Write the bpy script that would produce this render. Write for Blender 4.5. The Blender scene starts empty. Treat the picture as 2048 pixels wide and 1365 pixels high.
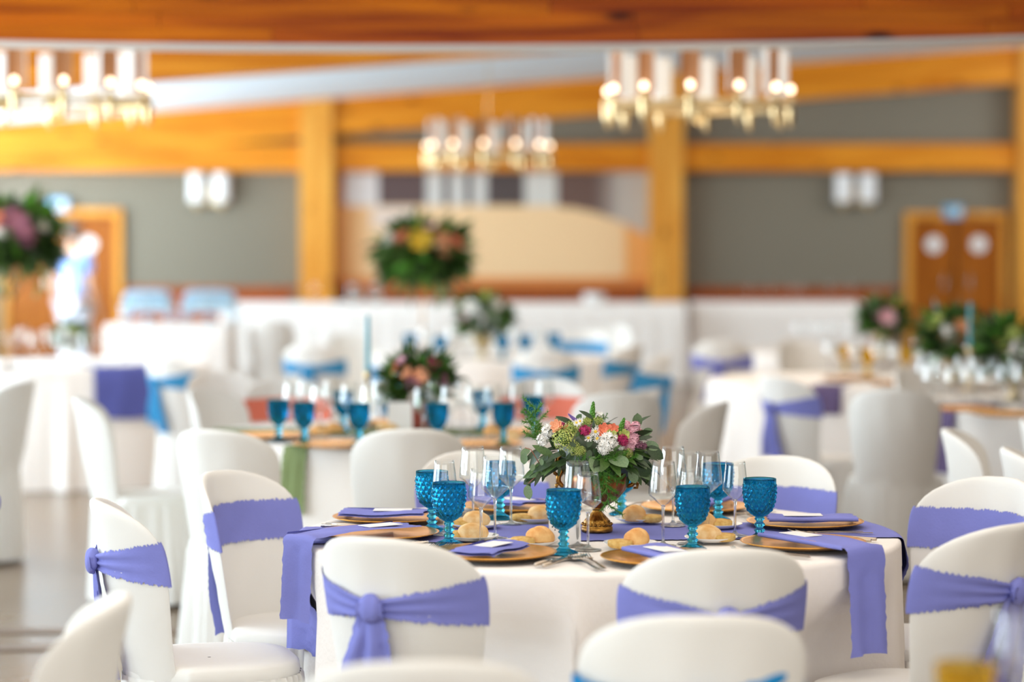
import bpy, bmesh, math, random
from math import sin, cos, pi, sqrt, atan2, radians
from mathutils import Vector, Matrix, noise

scene = bpy.context.scene
COL = scene.collection
random.seed(7)

# ---------------------------------------------------------------- camera
H = 1.525
FPX = 85.0 / 36.0 * 2048.0
PITCH = math.atan((682.5 - 490.0) / FPX)
cam_d = bpy.data.cameras.new('camera')
cam_d.lens = 85.0
cam_d.sensor_width = 36.0
cam_d.sensor_fit = 'HORIZONTAL'
cam_d.clip_start = 0.1
cam_d.clip_end = 200.0
cam_d.dof.use_dof = True
cam_d.dof.focus_distance = 6.28
cam_d.dof.aperture_fstop = 1.4
cam_d.dof.aperture_blades = 0
cam = bpy.data.objects.new('camera', cam_d)
COL.objects.link(cam)
cam.location = (0, 0, H)
cam.rotation_euler = (pi / 2 - PITCH, 0, 0)
scene.camera = cam

# ---------------------------------------------------------------- world, lights, exposure
world = bpy.data.worlds.new('world')
scene.world = world
world.use_nodes = True
bgn = world.node_tree.nodes['Background']
bgn.inputs['Color'].default_value = (0.80, 0.90, 1.0, 1)
bgn.inputs['Strength'].default_value = 1.2


def area_light(name, loc, rot, sx, sy, power, color):
    d = bpy.data.lights.new(name, 'AREA')
    d.shape = 'RECTANGLE'
    d.size = sx
    d.size_y = sy
    d.energy = power
    d.color = color
    o = bpy.data.objects.new(name, d)
    o.location = loc
    o.rotation_euler = rot
    COL.objects.link(o)
    return o


# daylight through the long row of windows on the left wall (faces +X, lifted a little by the bright ground outside)
for i, (yy, pw) in enumerate(((3.5, 200), (9.0, 265), (14.5, 325), (20.0, 390), (25.5, 440))):
    area_light('window_daylight', (-7.05, yy, 1.6), (0, -pi / 2 - radians(30), 0), 1.7, 4.4, pw, (0.80, 0.92, 1.0))
# daylight through the glazed front behind the camera (faces +Y)
area_light('front_daylight', (0.0, -3.3, 1.7), (pi / 2 + radians(8), 0, 0), 11.0, 2.4, 185, (1.0, 0.965, 0.91))
area_light('hall_lights', (2.5, 23.4, 3.1), (0, 0, 0), 9.0, 7.0, 45, (1.0, 0.86, 0.70))  # added overhead fill brightening the far right of the hall, no fixture there
# daylight through the high window at the far end of the right wall (faces -X and up)
area_light('high_window_daylight', (8.2, 24.5, 3.3), (0, pi / 2 + radians(12), 0), .7, 5.0, 165, (0.95, 0.97, 1.0))
# warm ceiling lights over the dining floor
area_light('hall_lights', (0.5, 4.5, 3.0), (0, 0, 0), 8.0, 8.0, 185, (1.0, 0.85, 0.70))
area_light('hall_lights', (1.0, 14.6, 3.05), (0, 0, 0), 8.0, 5.5, 112, (1.0, 0.84, 0.68))

vs = scene.view_settings
scene.display_settings.display_device = 'sRGB'
vs.view_transform = 'Standard'
vs.look = 'None'
vs.exposure = 0.22
vs.gamma = 1.0
vs.use_curve_mapping = False
scene.cycles.max_bounces = 10
scene.cycles.diffuse_bounces = 5
scene.cycles.glossy_bounces = 4
scene.cycles.transmission_bounces = 8
scene.cycles.transparent_max_bounces = 24
scene.cycles.caustics_reflective = False
scene.cycles.caustics_refractive = False
scene.cycles.sample_clamp_indirect = 6.0

# ---------------------------------------------------------------- pixel helpers (2048 x 1365)
_F = Vector((0, cos(PITCH), -sin(PITCH)))
_U = Vector((0, sin(PITCH), cos(PITCH)))


def ray(px, py):
    return _F + Vector((1, 0, 0)) * ((px - 1024.0) / FPX) - _U * ((py - 682.5) / FPX)


def at_y(px, py, y):
    r = ray(px, py)
    return Vector((0, 0, H)) + r * (y / r.y)


def at_z(px, py, z):
    r = ray(px, py)
    return Vector((0, 0, H)) + r * ((z - H) / r.z)


# ---------------------------------------------------------------- materials
def srgb(r, g, b):
    def f(c):
        c /= 255.0
        return c / 12.92 if c <= 0.04045 else ((c + 0.055) / 1.055) ** 2.4
    return (f(r), f(g), f(b))


def mat(name, col, rough=0.6, metal=0.0, var=0.0, vscale=6.0, bump=0.0, bscale=60.0, spec=0.5, col2=None, stretch=None, sheen=0.0, subsurf=0.0):
    m = bpy.data.materials.new(name)
    m.use_nodes = True
    nt = m.node_tree
    N, L = nt.nodes, nt.links
    p = N['Principled BSDF']
    p.inputs['Roughness'].default_value = rough
    p.inputs['Metallic'].default_value = metal
    p.inputs['Specular IOR Level'].default_value = spec
    if sheen:
        p.inputs['Sheen Weight'].default_value = sheen
    c1 = tuple(col) + (1,)
    p.inputs['Base Color'].default_value = c1
    tc = N.new('ShaderNodeTexCoord')
    src = tc.outputs['Object']
    if stretch:
        mp = N.new('ShaderNodeMapping')
        mp.inputs['Scale'].default_value = stretch
        L.new(src, mp.inputs['Vector'])
        src = mp.outputs['Vector']
    if var or col2:
        nz = N.new('ShaderNodeTexNoise')
        nz.inputs['Scale'].default_value = vscale
        nz.inputs['Detail'].default_value = 4
        L.new(src, nz.inputs['Vector'])
        rp = N.new('ShaderNodeValToRGB')
        rp.color_ramp.elements[0].position = 0.3
        rp.color_ramp.elements[1].position = 0.7
        c2 = (tuple(col2) + (1,)) if col2 else tuple(min(1, c * (1 - var)) for c in col) + (1,)
        rp.color_ramp.elements[0].color = c2
        rp.color_ramp.elements[1].color = c1
        L.new(nz.outputs['Fac'], rp.inputs['Fac'])
        L.new(rp.outputs['Color'], p.inputs['Base Color'])
    if bump:
        nb = N.new('ShaderNodeTexNoise')
        nb.inputs['Scale'].default_value = bscale
        nb.inputs['Detail'].default_value = 3
        L.new(src, nb.inputs['Vector'])
        bm_ = N.new('ShaderNodeBump')
        bm_.inputs['Strength'].default_value = bump
        bm_.inputs['Distance'].default_value = 0.01
        L.new(nb.outputs['Fac'], bm_.inputs['Height'])
        L.new(bm_.outputs['Normal'], p.inputs['Normal'])
    return m


def wood(name, light, dark, rough=0.35, axis='X', knots=True, scale=1.0):
    """varnished pine: long streaky grain along one axis, with a few dark knots"""
    m = bpy.data.materials.new(name)
    m.use_nodes = True
    nt = m.node_tree
    N, L = nt.nodes, nt.links
    p = N['Principled BSDF']
    p.inputs['Roughness'].default_value = rough
    p.inputs['Specular IOR Level'].default_value = 0.12
    tc = N.new('ShaderNodeTexCoord')
    mp = N.new('ShaderNodeMapping')
    s = {'X': (0.35, 5, 5), 'Y': (5, 0.35, 5), 'Z': (5, 5, 0.35)}[axis]
    mp.inputs['Scale'].default_value = tuple(v * scale for v in s)
    L.new(tc.outputs['Object'], mp.inputs['Vector'])
    nz = N.new('ShaderNodeTexNoise')
    nz.inputs['Scale'].default_value = 2.2
    nz.inputs['Detail'].default_value = 6
    nz.inputs['Distortion'].default_value = 0.6
    L.new(mp.outputs['Vector'], nz.inputs['Vector'])
    rp = N.new('ShaderNodeValToRGB')
    e = rp.color_ramp.elements
    e[0].position, e[1].position = 0.33, 0.62
    e[0].color = tuple(dark) + (1,)
    e[1].color = tuple(light) + (1,)
    L.new(nz.outputs['Fac'], rp.inputs['Fac'])
    out = rp.outputs['Color']
    if knots:
        mp2 = N.new('ShaderNodeMapping')
        s2 = {'X': (1.1, 3.2, 3.2), 'Y': (3.2, 1.1, 3.2), 'Z': (3.2, 3.2, 1.1)}[axis]
        mp2.inputs['Scale'].default_value = s2
        L.new(tc.outputs['Object'], mp2.inputs['Vector'])
        vo = N.new('ShaderNodeTexVoronoi')
        vo.inputs['Scale'].default_value = 1.6
        L.new(mp2.outputs['Vector'], vo.inputs['Vector'])
        r2 = N.new('ShaderNodeValToRGB')
        r2.color_ramp.elements[0].position = 0.05
        r2.color_ramp.elements[1].position = 0.16
        r2.color_ramp.elements[0].color = (0.18, 0.10, 0.06, 1)
        r2.color_ramp.elements[1].color = (1, 1, 1, 1)
        L.new(vo.outputs['Distance'], r2.inputs['Fac'])
        mx = N.new('ShaderNodeMix')
        mx.data_type = 'RGBA'
        mx.blend_type = 'MULTIPLY'
        mx.inputs['Factor'].default_value = 1.0
        L.new(out, mx.inputs['A'])
        L.new(r2.outputs['Color'], mx.inputs['B'])
        out = mx.outputs['Result']
    L.new(out, p.inputs['Base Color'])
    return m


def glass_mat(name, tint, rough=0.0, through=0.5, ior=1.45):
    """tinted pressed glass: refracting glass mixed with plain tinted transmission"""
    m = bpy.data.materials.new(name)
    m.use_nodes = True
    nt = m.node_tree
    N, L = nt.nodes, nt.links
    N.remove(N['Principled BSDF'])
    g = N.new('ShaderNodeBsdfGlass')
    g.inputs['Color'].default_value = tuple(tint) + (1,)
    g.inputs['Roughness'].default_value = rough
    g.inputs['IOR'].default_value = ior
    t = N.new('ShaderNodeBsdfTransparent')
    t.inputs['Color'].default_value = tuple(tint) + (1,)
    mx = N.new('ShaderNodeMixShader')
    mx.inputs['Fac'].default_value = through
    L.new(g.outputs['BSDF'], mx.inputs[1])
    L.new(t.outputs['BSDF'], mx.inputs[2])
    L.new(mx.outputs['Shader'], N['Material Output'].inputs['Surface'])
    return m


def thin_glass(name, clear=(0.99, 0.995, 0.99), edge=(0.80, 0.86, 0.83)):
    """thin clear glass: mostly plain transmission, reflection growing towards the edges"""
    m = bpy.data.materials.new(name)
    m.use_nodes = True
    nt = m.node_tree
    N, L = nt.nodes, nt.links
    N.remove(N['Principled BSDF'])
    lw = N.new('ShaderNodeLayerWeight')
    lw.inputs['Blend'].default_value = 0.5
    rp = N.new('ShaderNodeValToRGB')
    rp.color_ramp.elements[0].position = 0.55
    rp.color_ramp.elements[0].color = tuple(clear) + (1,)
    rp.color_ramp.elements[1].position = 1.0
    rp.color_ramp.elements[1].color = tuple(edge) + (1,)
    L.new(lw.outputs['Facing'], rp.inputs['Fac'])
    t = N.new('ShaderNodeBsdfTransparent')
    L.new(rp.outputs['Color'], t.inputs['Color'])
    g = N.new('ShaderNodeBsdfGlossy')
    g.inputs['Roughness'].default_value = 0.02
    pw = N.new('ShaderNodeMath')
    pw.operation = 'POWER'
    pw.inputs[1].default_value = 3.5
    L.new(lw.outputs['Facing'], pw.inputs[0])
    ma = N.new('ShaderNodeMath')
    ma.operation = 'MULTIPLY_ADD'
    ma.inputs[1].default_value = 0.6
    ma.inputs[2].default_value = 0.05
    L.new(pw.outputs[0], ma.inputs[0])
    mx = N.new('ShaderNodeMixShader')
    L.new(ma.outputs[0], mx.inputs['Fac'])
    L.new(t.outputs['BSDF'], mx.inputs[1])
    L.new(g.outputs['BSDF'], mx.inputs[2])
    L.new(mx.outputs['Shader'], N['Material Output'].inputs['Surface'])
    return m


def emit(name, col, strength):
    m = bpy.data.materials.new(name)
    m.use_nodes = True
    p = m.node_tree.nodes['Principled BSDF']
    p.inputs['Base Color'].default_value = tuple(col) + (1,)
    p.inputs['Emission Color'].default_value = tuple(col) + (1,)
    p.inputs['Emission Strength'].default_value = strength
    return m


M = {
    'cover': mat('cover cloth', (0.785, 0.765, 0.715), 0.85, bump=0.10, bscale=24, spec=0.2, sheen=0.15),
    'cover_soft': mat('cover cloth plain', (0.80, 0.775, 0.73), 0.88, bump=0.10, bscale=20, spec=0.2),
    'cloth': mat('table cloth', (0.90, 0.85, 0.80), 0.9, bump=0.14, bscale=70, spec=0.2),
    'lav': mat('lavender cloth', srgb(131, 135, 205), 0.85, var=0.10, vscale=9, bump=0.10, bscale=160, spec=0.15),
    'lav_dark': mat('deep lavender cloth', srgb(92, 98, 168), 0.85, var=0.10, vscale=9, bump=0.1, bscale=120, spec=0.15),
    'plum': mat('plum cloth', srgb(105, 90, 125), 0.85, var=0.10, vscale=9, spec=0.15),
    'blue': mat('blue cloth', srgb(62, 146, 196), 0.85, var=0.08, spec=0.15),
    'cyan': mat('cyan cloth', srgb(30, 140, 205), 0.85, var=0.08, spec=0.15),
    'salmon': mat('salmon cloth', srgb(232, 128, 105), 0.85, var=0.08, spec=0.15),
    'olive': mat('olive cloth', srgb(128, 142, 96), 0.9, var=0.12, spec=0.15),
    'gold': mat('gold charger', (0.90, 0.42, 0.07), 0.27, metal=0.85, var=0.12, vscale=30),
    'brass': mat('brass', srgb(206, 184, 140), 0.32, metal=1.0),
    'antique': mat('antique gold', srgb(196, 142, 62), 0.34, metal=0.9, col2=srgb(96, 62, 24), vscale=70),
    'copper': mat('copper bowl', srgb(196, 122, 66), 0.34, metal=0.75, col2=srgb(126, 68, 32), vscale=26),
    'steel': mat('cutlery steel', srgb(205, 190, 172), 0.16, metal=1.0),
    'chafer': mat('chafing steel', srgb(176, 205, 222), 0.25, metal=0.9),
    'china': mat('white china', (0.86, 0.85, 0.83), 0.18),
    'paper': mat('white paper', (0.86, 0.84, 0.82), 0.8),
    'ink': mat('black ink', (0.03, 0.03, 0.035), 0.8),
    'bread': mat('bread crust', srgb(248, 206, 140), 0.8, col2=srgb(212, 140, 66), vscale=26, bump=0.25, bscale=90),
    'bread_pale': mat('floured bread', srgb(250, 222, 172), 0.85, col2=srgb(226, 170, 98), vscale=34, bump=0.25, bscale=90),
    'slice': mat('bread crumb', srgb(232, 200, 128), 0.9, col2=srgb(200, 150, 72), vscale=60, bump=0.4, bscale=160),
    'wood': wood('varnished pine', srgb(220, 142, 40), srgb(190, 106, 16)),
    'wood_v': wood('varnished pine upright', srgb(224, 162, 72), srgb(204, 132, 46), axis='Z'),
    'wood_dark': wood('varnished dark pine', srgb(206, 118, 26), srgb(140, 66, 8)),
    'door': wood('door veneer', srgb(166, 96, 30), srgb(138, 74, 18), axis='Z', knots=False),
    'dado': wood('dado boards', srgb(170, 88, 40), srgb(136, 66, 26), axis='Z', knots=False),
    'wall': mat('grey green wall', srgb(124, 117, 101), 0.85, var=0.04, vscale=0.8),
    'ceil': mat('white ceiling', (0.76, 0.88, 0.99), 0.85),
    'floor': mat('polished stone floor', srgb(140, 120, 98), 0.25, col2=srgb(118, 98, 78), vscale=1.4),
    'strip': mat('brown floor strip', srgb(120, 98, 80), 0.4, var=0.2),
    'white': mat('white paint', (0.82, 0.82, 0.80), 0.5),
    'shade_out': mat('white lamp shade', (0.85, 0.85, 0.84), 0.6),
    'shade_in': mat('bronze shade lining', srgb(190, 140, 95), 0.5),
    'bulb': emit('lit bulb', (1.0, 0.80, 0.56), 4.5),
    'sign_blue': mat('blue sign', srgb(90, 165, 205), 0.5),
    'goblet': glass_mat('blue pressed glass', (0.27, 0.69, 0.83), 0.0, 0.1),
    'amber': glass_mat('amber pressed glass', (0.98, 0.85, 0.42), 0.0, 0.4),
    'glass': thin_glass('clear thin glass'),
    'stemglass': glass_mat('clear solid glass', (0.97, 0.985, 0.98), 0.0, 0.35),
    'candle': mat('turquoise wax', srgb(70, 160, 178), 0.5),
    'leaf': mat('green leaf', srgb(78, 108, 44), 0.45, col2=srgb(48, 80, 30), vscale=14),
    'leaf_dark': mat('dark leaf', srgb(48, 74, 34), 0.4, col2=srgb(28, 50, 22), vscale=14),
    'leaf_grey': mat('eucalyptus leaf', srgb(122, 144, 104), 0.55, col2=srgb(92, 118, 82), vscale=14),
    'fern': mat('fern green', srgb(96, 152, 52), 0.5, col2=srgb(62, 116, 34), vscale=20),
    'lime': mat('lime bloom', srgb(196, 202, 112), 0.7, col2=srgb(150, 168, 78), vscale=60),
    'petal_white': mat('white petal', (0.85, 0.83, 0.78), 0.7),
    'petal_peach': mat('peach petal', srgb(250, 178, 136), 0.7, var=0.15),
    'petal_coral': mat('coral petal', srgb(244, 140, 105), 0.7, var=0.15),
    'petal_magenta': mat('magenta petal', srgb(190, 44, 104), 0.7, var=0.2),
    'petal_pink': mat('pink petal', srgb(247, 192, 206), 0.7, var=0.15),
    'petal_purple': mat('purple petal', srgb(132, 104, 180), 0.7, var=0.2),
    'petal_yellow': mat('yellow petal', srgb(236, 196, 60), 0.7, var=0.15),
    'petal_plum': mat('dusky petal', srgb(150, 96, 118), 0.7, var=0.2),
    'stemwood': mat('reddish stem', srgb(150, 92, 70), 0.6),
    'terracotta': mat('terracotta pot', srgb(165, 78, 64), 0.7),
    'skin': mat('skin', srgb(205, 160, 132), 0.6),
    'hair': mat('dark hair', srgb(92, 78, 70), 0.6),
    'shirt': mat('white blue printed cloth', srgb(196, 208, 228), 0.85, col2=srgb(96, 136, 210), vscale=3.2),
    'trousers': mat('pale cloth', srgb(200, 204, 214), 0.85),
    'frame': mat('white window frame', (0.8, 0.8, 0.8), 0.5),
    'pane': thin_glass('window pane'),
}


# ---------------------------------------------------------------- mesh helpers
class MB:
    def __init__(self):
        self.v, self.f, self.mi = [], [], []
        self.cur = 0

    def add(self, verts, faces):
        o = len(self.v)
        self.v.extend(tuple(p) for p in verts)
        for q in faces:
            self.f.append(tuple(i + o for i in q))
            self.mi.append(self.cur)
        return self

    def box(self, lo, hi):
        x0, y0, z0 = lo
        x1, y1, z1 = hi
        return self.add([(x0, y0, z0), (x1, y0, z0), (x1, y1, z0), (x0, y1, z0), (x0, y0, z1), (x1, y0, z1), (x1, y1, z1), (x0, y1, z1)],
                        [(0, 3, 2, 1), (4, 5, 6, 7), (0, 1, 5, 4), (1, 2, 6, 5), (2, 3, 7, 6), (3, 0, 4, 7)])

    def bbox(self, lo, hi, b=0.01):
        """box with chamfered edges"""
        bm = bmesh.new()
        bmesh.ops.create_cube(bm, size=1.0)
        s = [hi[i] - lo[i] for i in range(3)]
        c = [(hi[i] + lo[i]) / 2 for i in range(3)]
        for v in bm.verts:
            v.co = Vector((v.co.x * s[0] + c[0], v.co.y * s[1] + c[1], v.co.z * s[2] + c[2]))
        bmesh.ops.bevel(bm, geom=list(bm.edges), offset=min(b, min(s) * 0.45), segments=2, affect='EDGES', profile=0.5)
        bm.verts.index_update()
        self.add([v.co for v in bm.verts], [tuple(v.index for v in f.verts) for f in bm.faces])
        bm.free()
        return self

    def grid(self, fn, nu, nv, closed_u=False):
        vs_ = []
        for j in range(nv + 1):
            for i in range(nu if closed_u else nu + 1):
                vs_.append(fn(i / nu, j / nv))
        w = nu if closed_u else nu + 1
        fs = []
        for j in range(nv):
            for i in range(nu):
                a = j * w + i
                b = j * w + (i + 1) % w
                fs.append((a, b, b + w, a + w))
        return self.add(vs_, fs)

    def lathe(self, prof, n=32, center=(0, 0, 0), rfn=None):
        cx, cy, cz = center
        vs_, fs = [], []
        for (r, z) in prof:
            for i in range(n):
                t = 2 * pi * i / n
                rr = r if rfn is None else rfn(r, z, t)
                vs_.append((cx + rr * cos(t), cy + rr * sin(t), cz + z))
        for j in range(len(prof) - 1):
            for i in range(n):
                a, b = j * n + i, j * n + (i + 1) % n
                fs.append((a, b, b + n, a + n))
        return self.add(vs_, fs)

    def tube(self, pts, rad, n=8, cap=True):
        pts = [Vector(p) for p in pts]
        m = len(pts)
        rs = rad if isinstance(rad, (list, tuple)) else [rad] * m
        vs_, fs = [], []
        prev = None
        for k, p in enumerate(pts):
            t = (pts[min(k + 1, m - 1)] - pts[max(k - 1, 0)]).normalized()
            if prev is None:
                a = t.orthogonal().normalized()
            else:
                a = (prev - t * prev.dot(t))
                a = a.normalized() if a.length > 1e-6 else t.orthogonal().normalized()
            prev = a
            b = t.cross(a)
            for i in range(n):
                th = 2 * pi * i / n
                vs_.append(p + (a * cos(th) + b * sin(th)) * rs[k])
        for k in range(m - 1):
            for i in range(n):
                q, r = k * n + i, k * n + (i + 1) % n
                fs.append((q, r, r + n, q + n))
        if cap:
            fs.append(tuple(range(n - 1, -1, -1)))
            fs.append(tuple(range((m - 1) * n, m * n)))
        return self.add(vs_, fs)

    def ball(self, c, r, nu=12, nv=8, sc=(1, 1, 1)):
        vs_, fs = [], []
        for j in range(nv + 1):
            ph = pi * j / nv
            for i in range(nu):
                t = 2 * pi * i / nu
                vs_.append((c[0] + r * sc[0] * sin(ph) * cos(t), c[1] + r * sc[1] * sin(ph) * sin(t), c[2] - r * sc[2] * cos(ph)))
        for j in range(nv):
            for i in range(nu):
                a, b = j * nu + i, j * nu + (i + 1) % nu
                fs.append((a, b, b + nu, a + nu))
        return self.add(vs_, fs)

    def xform(self, mx, start=0):
        for i in range(start, len(self.v)):
            self.v[i] = tuple(mx @ Vector(self.v[i]))
        return self

    def data(self, name, mats, smooth=True):
        me = bpy.data.meshes.new(name)
        me.from_pydata(self.v, [], self.f)
        for m in (mats if isinstance(mats, (list, tuple)) else [mats]):
            me.materials.append(m)
        if any(self.mi):
            me.polygons.foreach_set('material_index', self.mi)
        if smooth:
            me.polygons.foreach_set('use_smooth', [True] * len(me.polygons))
        me.validate()
        me.update()
        return me

    def build(self, name, mats, parent=None, smooth=True, loc=None, rotz=0.0):
        return put(name, self.data(name, mats, smooth), parent, loc, rotz)


def put(name, me, parent=None, loc=None, rotz=0.0, rot=None, scale=None):
    o = bpy.data.objects.new(name, me)
    COL.objects.link(o)
    if parent is not None:
        o.parent = parent
    if loc is not None:
        o.location = loc
    o.rotation_euler = rot if rot is not None else (0, 0, rotz)
    if scale is not None:
        o.scale = scale if isinstance(scale, (tuple, list)) else (scale,) * 3
    return o


def tag(o, label, cat, group=None):
    o['label'] = label
    o['category'] = cat
    if group:
        o['group'] = group
    return o


def thing(name, label, cat, loc=(0, 0, 0), rotz=0.0, group=None):
    o = bpy.data.objects.new(name, None)
    o.empty_display_size = 0.1
    COL.objects.link(o)
    o.location = loc
    o.rotation_euler = (0, 0, rotz)
    return tag(o, label, cat, group)


def struct(o):
    o['kind'] = 'structure'
    return o


ORD = ['first', 'second', 'third', 'fourth', 'fifth', 'sixth', 'seventh', 'eighth', 'ninth', 'tenth', 'eleventh', 'twelfth', 'thirteenth',
       'fourteenth', 'fifteenth', 'sixteenth']


def rnd(a, b):
    return random.uniform(a, b)

# ================================================================ the hall
YW = 29.0                      # face of the back wall
_c0, _c1 = at_y(0, 250, YW), at_y(2048, 95, YW)
SL = (_c1.z - _c0.z) / (_c1.x - _c0.x)


def zc(x):
    """underside of the sloping ceiling"""
    return _c0.z + SL * (x - _c0.x)


XL, XR, YF = -7.2, 8.4, -3.8
struct(MB().box((XL - .3, YF - .3, -.12), (XR + .3, YW + .3, 0)).build('floor', M['floor'], smooth=False))


def slope_prism(mb, x0, x1, y0, y1, top_off, thick):
    v = []
    for (x, y) in ((x0, y0), (x1, y0), (x1, y1), (x0, y1)):
        v.append((x, y, zc(x) + top_off - thick))
    for (x, y) in ((x0, y0), (x1, y0), (x1, y1), (x0, y1)):
        v.append((x, y, zc(x) + top_off))
    return mb.add(v, [(0, 3, 2, 1), (4, 5, 6, 7), (0, 1, 5, 4), (1, 2, 6, 5), (2, 3, 7, 6), (3, 0, 4, 7)])


struct(slope_prism(MB(), XL - .3, XR + .3, YF - .3, YW + .3, .12, .12).build('ceiling', M['ceil'], smooth=False))


def wall_prism(mb, x0, x1, y0, y1):
    v = [(x0, y0, 0), (x1, y0, 0), (x1, y1, 0), (x0, y1, 0), (x0, y0, zc(x0)), (x1, y0, zc(x1)), (x1, y1, zc(x1)), (x0, y1, zc(x0))]
    return mb.add(v, [(0, 3, 2, 1), (4, 5, 6, 7), (0, 1, 5, 4), (1, 2, 6, 5), (2, 3, 7, 6), (3, 0, 4, 7)])


struct(wall_prism(MB(), XL - .3, XR + .3, YW, YW + .25).build('wall_back', M['wall'], smooth=False))
mb = MB()
mb.box((XR, YF, 0), (XR + .25, YW, 2.95)).box((XR, YF, 2.95), (XR + .25, 22.0, zc(XR))).box((XR, 27.0, 2.95), (XR + .25, YW, zc(XR))).box((XR, 22.0, 3.65), (XR + .25, 27.0, zc(XR)))
struct(mb.build('wall_right', M['wall'], smooth=False))
w = struct(bpy.data.objects.new('window_7', None))
COL.objects.link(w)
w.location = (XR + .12, 24.5, 2.95)
fm = MB()
for y in (-2.46, -.83, .83, 2.46):
    fm.box((-.03, y - .04, 0), (.03, y + .04, .7))
fm.box((-.03, -2.5, 0), (.03, 2.5, .05)).box((-.03, -2.5, .65), (.03, 2.5, .7))
fm.build('window_frame', M['frame'], w, smooth=False)
for y in (-1.645, 0, 1.645):
    MB().box((-.006, y - .775, .05), (.006, y + .775, .65)).build('pane', M['pane'], w, smooth=False)
# left wall with a row of tall windows
mb = MB()
ZTOP = zc(XL)
wins = [(1.2, 5.8), (6.7, 11.3), (12.2, 16.8), (17.7, 22.3), (23.2, 27.8)]
mb.box((XL - .25, YF, 0), (XL, YW, .55)).box((XL - .25, YF, 2.62), (XL, YW, ZTOP))
ys = [YF] + [q for w in wins for q in w] + [YW]
for k in range(0, len(ys), 2):
    mb.box((XL - .25, ys[k], .55), (XL, ys[k + 1], 2.62))
struct(mb.build('wall_left', M['white'], smooth=False))
for k, (a, b) in enumerate(wins):
    w = struct(bpy.data.objects.new('window_%d' % (k + 1), None))
    COL.objects.link(w)
    w.location = (XL - .12, (a + b) / 2, .55)
    hw, hh = (b - a) / 2, 2.07
    fm = MB()
    for (y0, y1, z0, z1) in ((-hw, hw, 0, .06), (-hw, hw, hh - .06, hh), (-hw, -hw + .06, 0, hh), (hw - .06, hw, 0, hh), (-.03, .03, 0, hh)):
        fm.box((-.03, y0, z0), (.03, y1, z1))
    fm.build('window_frame', M['frame'], w, smooth=False)
    MB().box((-.006, -hw + .06, .06), (.006, -.03, hh - .06)).build('pane', M['pane'], w, smooth=False)
    MB().box((-.006, .03, .06), (.006, hw - .06, hh - .06)).build('pane', M['pane'], w, smooth=False)
# glazed front behind the camera
mb = MB()
mb.box((XL, YF - .25, 0), (XR, YF, .5)).box((XL, YF - .25, .5), (-5.6, YF, 2.9)).box((5.6, YF - .25, .5), (XR, YF, 2.9))
wallf = mb
v = [(XL, YF - .25, 2.9), (XR, YF - .25, 2.9), (XR, YF, 2.9), (XL, YF, 2.9)] + [(x, y, max(zc(x), 2.9)) for (x, y) in ((XL, YF - .25), (XR, YF - .25), (XR, YF), (XL, YF))]
mb.add(v, [(0, 3, 2, 1), (4, 5, 6, 7), (0, 1, 5, 4), (1, 2, 6, 5), (2, 3, 7, 6), (3, 0, 4, 7)])
struct(mb.build('wall_front', M['white'], smooth=False))
w = struct(bpy.data.objects.new('window_6', None))
COL.objects.link(w)
w.location = (0, YF - .12, .5)
fm = MB()
for k in range(6):
    x = -5.6 + 11.2 * k / 5
    fm.box((x - .05, -.04, 0), (x + .05, .04, 2.4))
fm.box((-5.6, -.04, 0), (5.6, .04, .07)).box((-5.6, -.04, 2.33), (5.6, .04, 2.4))
fm.build('window_frame', M['frame'], w, smooth=False)
for k in range(5):
    x = -5.6 + 11.2 * k / 5
    MB().box((x + .05, -.006, .07), (x + 2.19, .006, 2.33)).build('pane', M['pane'], w, smooth=False)

# --- near cross beam, glued up from boards, with a white soffit under it
bz = at_y(1024, 88, 11.0).z


def bow(x):
    return bz + .0295 * (x / 2.33) ** 2 + .0115 * x / 2.33


beam = bpy.data.objects.new('ceiling_beam', None)
COL.objects.link(beam)
struct(beam)
rb = random.Random(3)
RH = .066
bmats = [wood('beam board %d' % k, srgb(r, g, b), srgb(r2, g2, b2), 0.3) for k, (r, g, b, r2, g2, b2) in enumerate(
    ((206, 102, 0, 138, 48, 0), (198, 92, 0, 130, 42, 0), (210, 110, 0, 146, 54, 0)))]
for row in range(6):
    x = XL + .1 - rb.uniform(0, 1.2)
    while x < XR - .1:
        x2 = min(x + rb.uniform(1.1, 2.3), XR - .01)
        x0 = max(x, XL + .01)
        if x2 > x0 + .05:
            m = MB()
            n = 3
            vs_ = []
            pr = rb.uniform(0, .004)
            for k in range(n + 1):
                xx = x0 + .0015 + (x2 - x0 - .003) * k / n
                zb = bow(xx) if abs(xx) < 4 else bow(math.copysign(4, xx))
                z0, z1 = zb + row * RH + .0008, zb + (row + 1) * RH - .0008
                vs_ += [(xx, 11.0 - pr, z0), (xx, 11.34 + pr, z0), (xx, 11.34 + pr, z1), (xx, 11.0 - pr, z1)]
            fs = [(3, 2, 1, 0), tuple(4 * n + q for q in (0, 1, 2, 3))]
            for k in range(n):
                for q in range(4):
                    a, b = 4 * k + q, 4 * k + (q + 1) % 4
                    fs.append((a, b, b + 4, a + 4))
            m.add(vs_, fs)
            m.build('board', bmats[rb.randrange(3)], beam, smooth=False)
        x = x2
m = MB()
n = 24
vs_ = []
for k in range(n + 1):
    xx = XL + .01 + (XR - XL - .02) * k / n
    zb = bow(xx) if abs(xx) < 4 else bow(math.copysign(4, xx))
    vs_ += [(xx, 11.03, zb - .012), (xx, 11.33, zb - .012), (xx, 11.33, zb), (xx, 11.03, zb)]
fs = [(3, 2, 1, 0), tuple(4 * n + q for q in (0, 1, 2, 3))]
for k in range(n):
    for q in range(4):
        a, b = 4 * k + q, 4 * k + (q + 1) % 4
        fs.append((a, b, b + 4, a + 4))
m.add(vs_, fs)
m.build('soffit', M['white'], beam, smooth=False)['label'] = 'white soffit board under the beam'

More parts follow.
